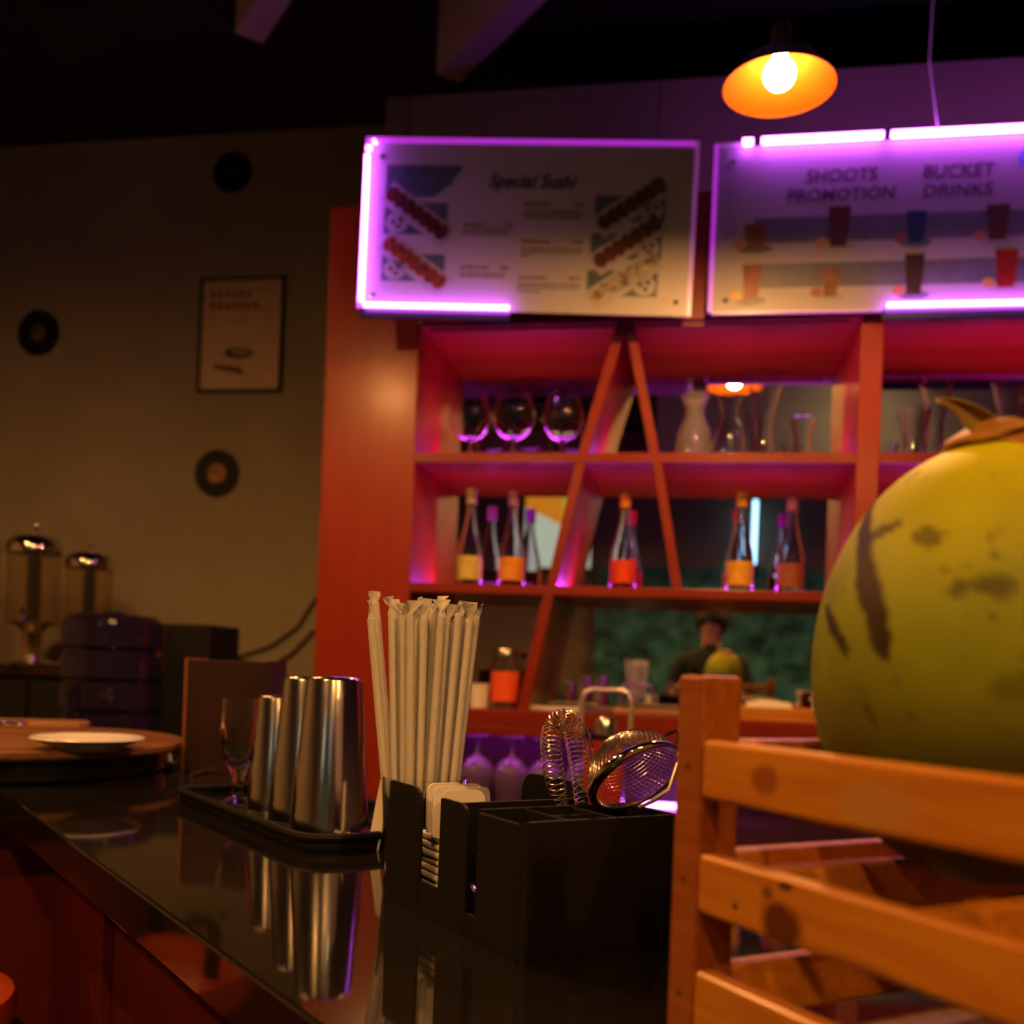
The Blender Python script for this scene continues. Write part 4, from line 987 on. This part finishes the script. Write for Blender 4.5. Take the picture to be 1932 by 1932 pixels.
# TV
tv = thing('wall_television', 'wall television showing bright orange and white picture, seen in the mirror', 'television', cw(-1.30, -3.44, 2.26), CABROT)
MB().box(-.34, .34, -.05, .0, 0, .80).build('casing', M_BLACKG, tv, bevel=.006)
MB().box(-.32, .32, 0, .004, .03, .77).build('screen', emis('tv_white', (.75, .80, .62), .55), tv)
q = MB(); q.slab([(-.32, .77), (.05, .77), (.05, .42), (-.10, .50), (-.32, .60)], .0042, .0062); q.build('picture_orange', emis('tv_orange', (1.0, .32, .02), .55), tv)
q = MB(); q.slab([(.05, .77), (.10, .77), (.08, .25), (.02, .30)], .0042, .0062); q.build('picture_green', emis('tv_green', (.55, .70, .05), .55), tv)
# cold tube light
tl = thing('tube_light', 'pale blue vertical tube light on the wall behind the bar, seen in the mirror', 'lamp', cw(.515, -3.30, 2.32), CABROT)
MB().tube([(0, 0, .02), (0, 0, .60)], .021, 12).build('tube', emis('cool_tube', (.38, .75, 1.0), 3.5), tl, smooth=True)
for z in (0, .60): MB().box(-.045, .045, -.18, .045, z, z + .02).build('end_cap', M_BLACKG, tl, bevel=.003)

# photographer
def person():
    t = thing('person', 'dark-haired person in a dark shirt holding a camera, reflected in the back bar mirror', 'person', (.05, -.40, 0))
    V, E, RAD = [], [], []
    def add(p, r, par=None):
        V.append(p); RAD.append(r)
        if par is not None: E.append((par, len(V) - 1))
        return len(V) - 1
    pel = add((0, 0, .96), (.155, .115)); wst = add((0, .0, 1.12), (.135, .10), pel); chs = add((0, .0, 1.32), (.165, .115), wst)
    nb = add((0, .01, 1.47), (.07, .065), chs); nk = add((0, .02, 1.52), (.055, .055), nb); hd0 = add((0, .035, 1.58), (.070, .078), nk); hd1 = add((0, .035, 1.66), (.078, .092), hd0); add((0, .03, 1.73), (.055, .065), hd1)
    for s in (-1, 1):
        h = add((s * .10, 0, .88), .095, pel); k = add((s * .105, .02, .50), .062, h); a = add((s * .11, -.01, .10), .042, k); f = add((s * .12, .06, .045), .042, a); add((s * .125, .15, .035), .034, f)
        sh = add((s * .19, .0, 1.42), .062, chs); el = add((s * .25, .06, 1.16), .044, sh); wr = add((s * .105, .255, 1.265), .028, el)
        pm = add((s * .082, .300, 1.290), .030, wr)
        for j in range(4):
            z = 1.325 - j * .021; L = (.9, 1.0, .95, .8)[j]
            k1 = add((s * .080, .318, z), .0095, pm); k2 = add((s * (.080 - .006), .318 + .030 * L, z - .002), .0088, k1); add((s * (.074 - .022), .318 + .042 * L, z - .003), .0078, k2)
        k1 = add((s * .068, .300, 1.325), .0105, pm); add((s * .046, .306, 1.338), .0092, k1)
    me = bpy.data.meshes.new('body'); me.from_pydata(V, E, []); o = bpy.data.objects.new('body', me); COL.objects.link(o)
    sk = o.modifiers.new('skin', 'SKIN'); sk.use_smooth_shade = True
    for i, sv in enumerate(me.skin_vertices[0].data):
        r = RAD[i]; sv.radius = r if isinstance(r, tuple) else (r, r); sv.use_root = (i == 0)
    ss = o.modifiers.new('sub', 'SUBSURF'); ss.levels = 1; ss.render_levels = 1
    dg = bpy.context.evaluated_depsgraph_get(); dg.update(); m2 = bpy.data.meshes.new_from_object(o.evaluated_get(dg)); bpy.data.objects.remove(o)
    m2.materials.clear()
    for m in (mat('dark_green_shirt', (.014, .026, .020), .8, var=.2, vscale=20), mat('dark_trousers', (.03, .03, .04), .8), mat('skin', (.52, .28, .17), .5, var=.1, vscale=30), mat('black_shoes', (.02, .02, .02), .4)): m2.materials.append(m)
    for p_ in m2.polygons:
        c = p_.center; p_.use_smooth = True
        p_.material_index = 3 if c.z < .09 else 1 if c.z < .98 else 2 if (c.z > 1.50 or (c.y > .13 and c.z > 1.15)) else 0
    b = bpy.data.objects.new('body', m2); COL.objects.link(b); b.parent = t
    q = MB().lathe([(0, .125)] + [(.098 * math.cos(a), .125 * math.sin(a)) for a in [R(x) for x in range(80, -1, -10)]] + [(.092, -.03), (.075, -.07)], 24)
    for i, v in enumerate(q.v):
        x, y, z = v; 
        if y > .03 and z < -.012: z = -.012 + (z * .1)
        q.v[i] = Vector((x, y * 1.12, z))
    hr = q.build('hair', mat('black_hair', (.012, .010, .010), .6, bump=.4, bscale=120), t, smooth=True, loc=(0, .022, 1.655)); hr.modifiers.new('t', 'SOLIDIFY').thickness = .006
    for s in (-1, 1):
        MB().lathe([(0, .010), (.008, .007), (.011, 0), (.008, -.007), (0, -.010)], 12).build('eye', M_WHITE, t, smooth=True, loc=(s * .030, .116, 1.655))
        MB().lathe([(0, .028), (.006, .02), (.009, 0), (.006, -.02), (0, -.028)], 10).build('ear', MATS['skin'], t, smooth=True, loc=(s * .083, .03, 1.645))
    MB().lathe([(0, .022), (.007, .012), (.012, -.012), (.008, -.02), (0, -.022)], 10).build('nose', MATS['skin'], t, smooth=True, loc=(0, .127, 1.632))
    MB().box(-.022, .022, -.004, .004, -.003, .003).build('mouth', mat('lip', (.35, .10, .08), .5), t, loc=(0, .113, 1.592), bevel=.002)
    c = thing('hand_camera', 'black hand-held camera at chest height, reflected in the back bar mirror', 'camera', (0, -.088, EYE - .045))
    MB().box(-.062, .062, -.025, .025, 0, .085).build('camera_body', M_BLACK, c, bevel=.006)
    MB().box(-.022, .022, -.02, .022, .085, .105).build('viewfinder_hump', M_BLACK, c, bevel=.006)
    MB().lathe([(.036, 0), (.036, .050), (.032, .050), (.032, .0)], 28, M=Matrix.Translation((0, .025, .045)) @ Matrix.Rotation(R(-90), 4, 'X')).build('lens_barrel', M_BLACKG, c, smooth=True)
person()

# bar stool at lower left
stl = thing('bar_stool', 'black bar stool with red seat in the shadow below the bar', 'stool', (-.82, 1.30, 0), R(35)); stl.scale = (1, 1, 1.075)
MB().lathe([(0, .80), (.15, .80), (.175, .79), (.18, .765), (.17, .745), (0, .745)], 36).build('seat', mat('red_vinyl', (.45, .06, .02), .4), stl, smooth=True)
for k in range(4):
    a = R(45 + 90 * k); MB().tube([(.12 * math.cos(a), .12 * math.sin(a), .745), (.21 * math.cos(a), .21 * math.sin(a), .0)], .014, 10).build('leg', M_BLACK, stl, smooth=True)
MB().tube([(.175 * math.cos(a), .175 * math.sin(a), .29) for a in [2 * math.pi * k / 32 for k in range(32)]], .010, 8, closed=True).build('foot_ring', M_BLACK, stl, smooth=True)
MB().tube([(-.16 * math.cos(a) , .17 * math.sin(a), .98) for a in [R(x) for x in range(-70, 71, 10)]], .022, 10).build('back_rail', M_BLACK, stl, smooth=True)
for a in (-60, 60): MB().tube([(-.14 * math.cos(R(a)), .15 * math.sin(R(a)), .78), (-.16 * math.cos(R(a)), .17 * math.sin(R(a)), .98)], .012, 8).build('back_post', M_BLACK, stl, smooth=True)
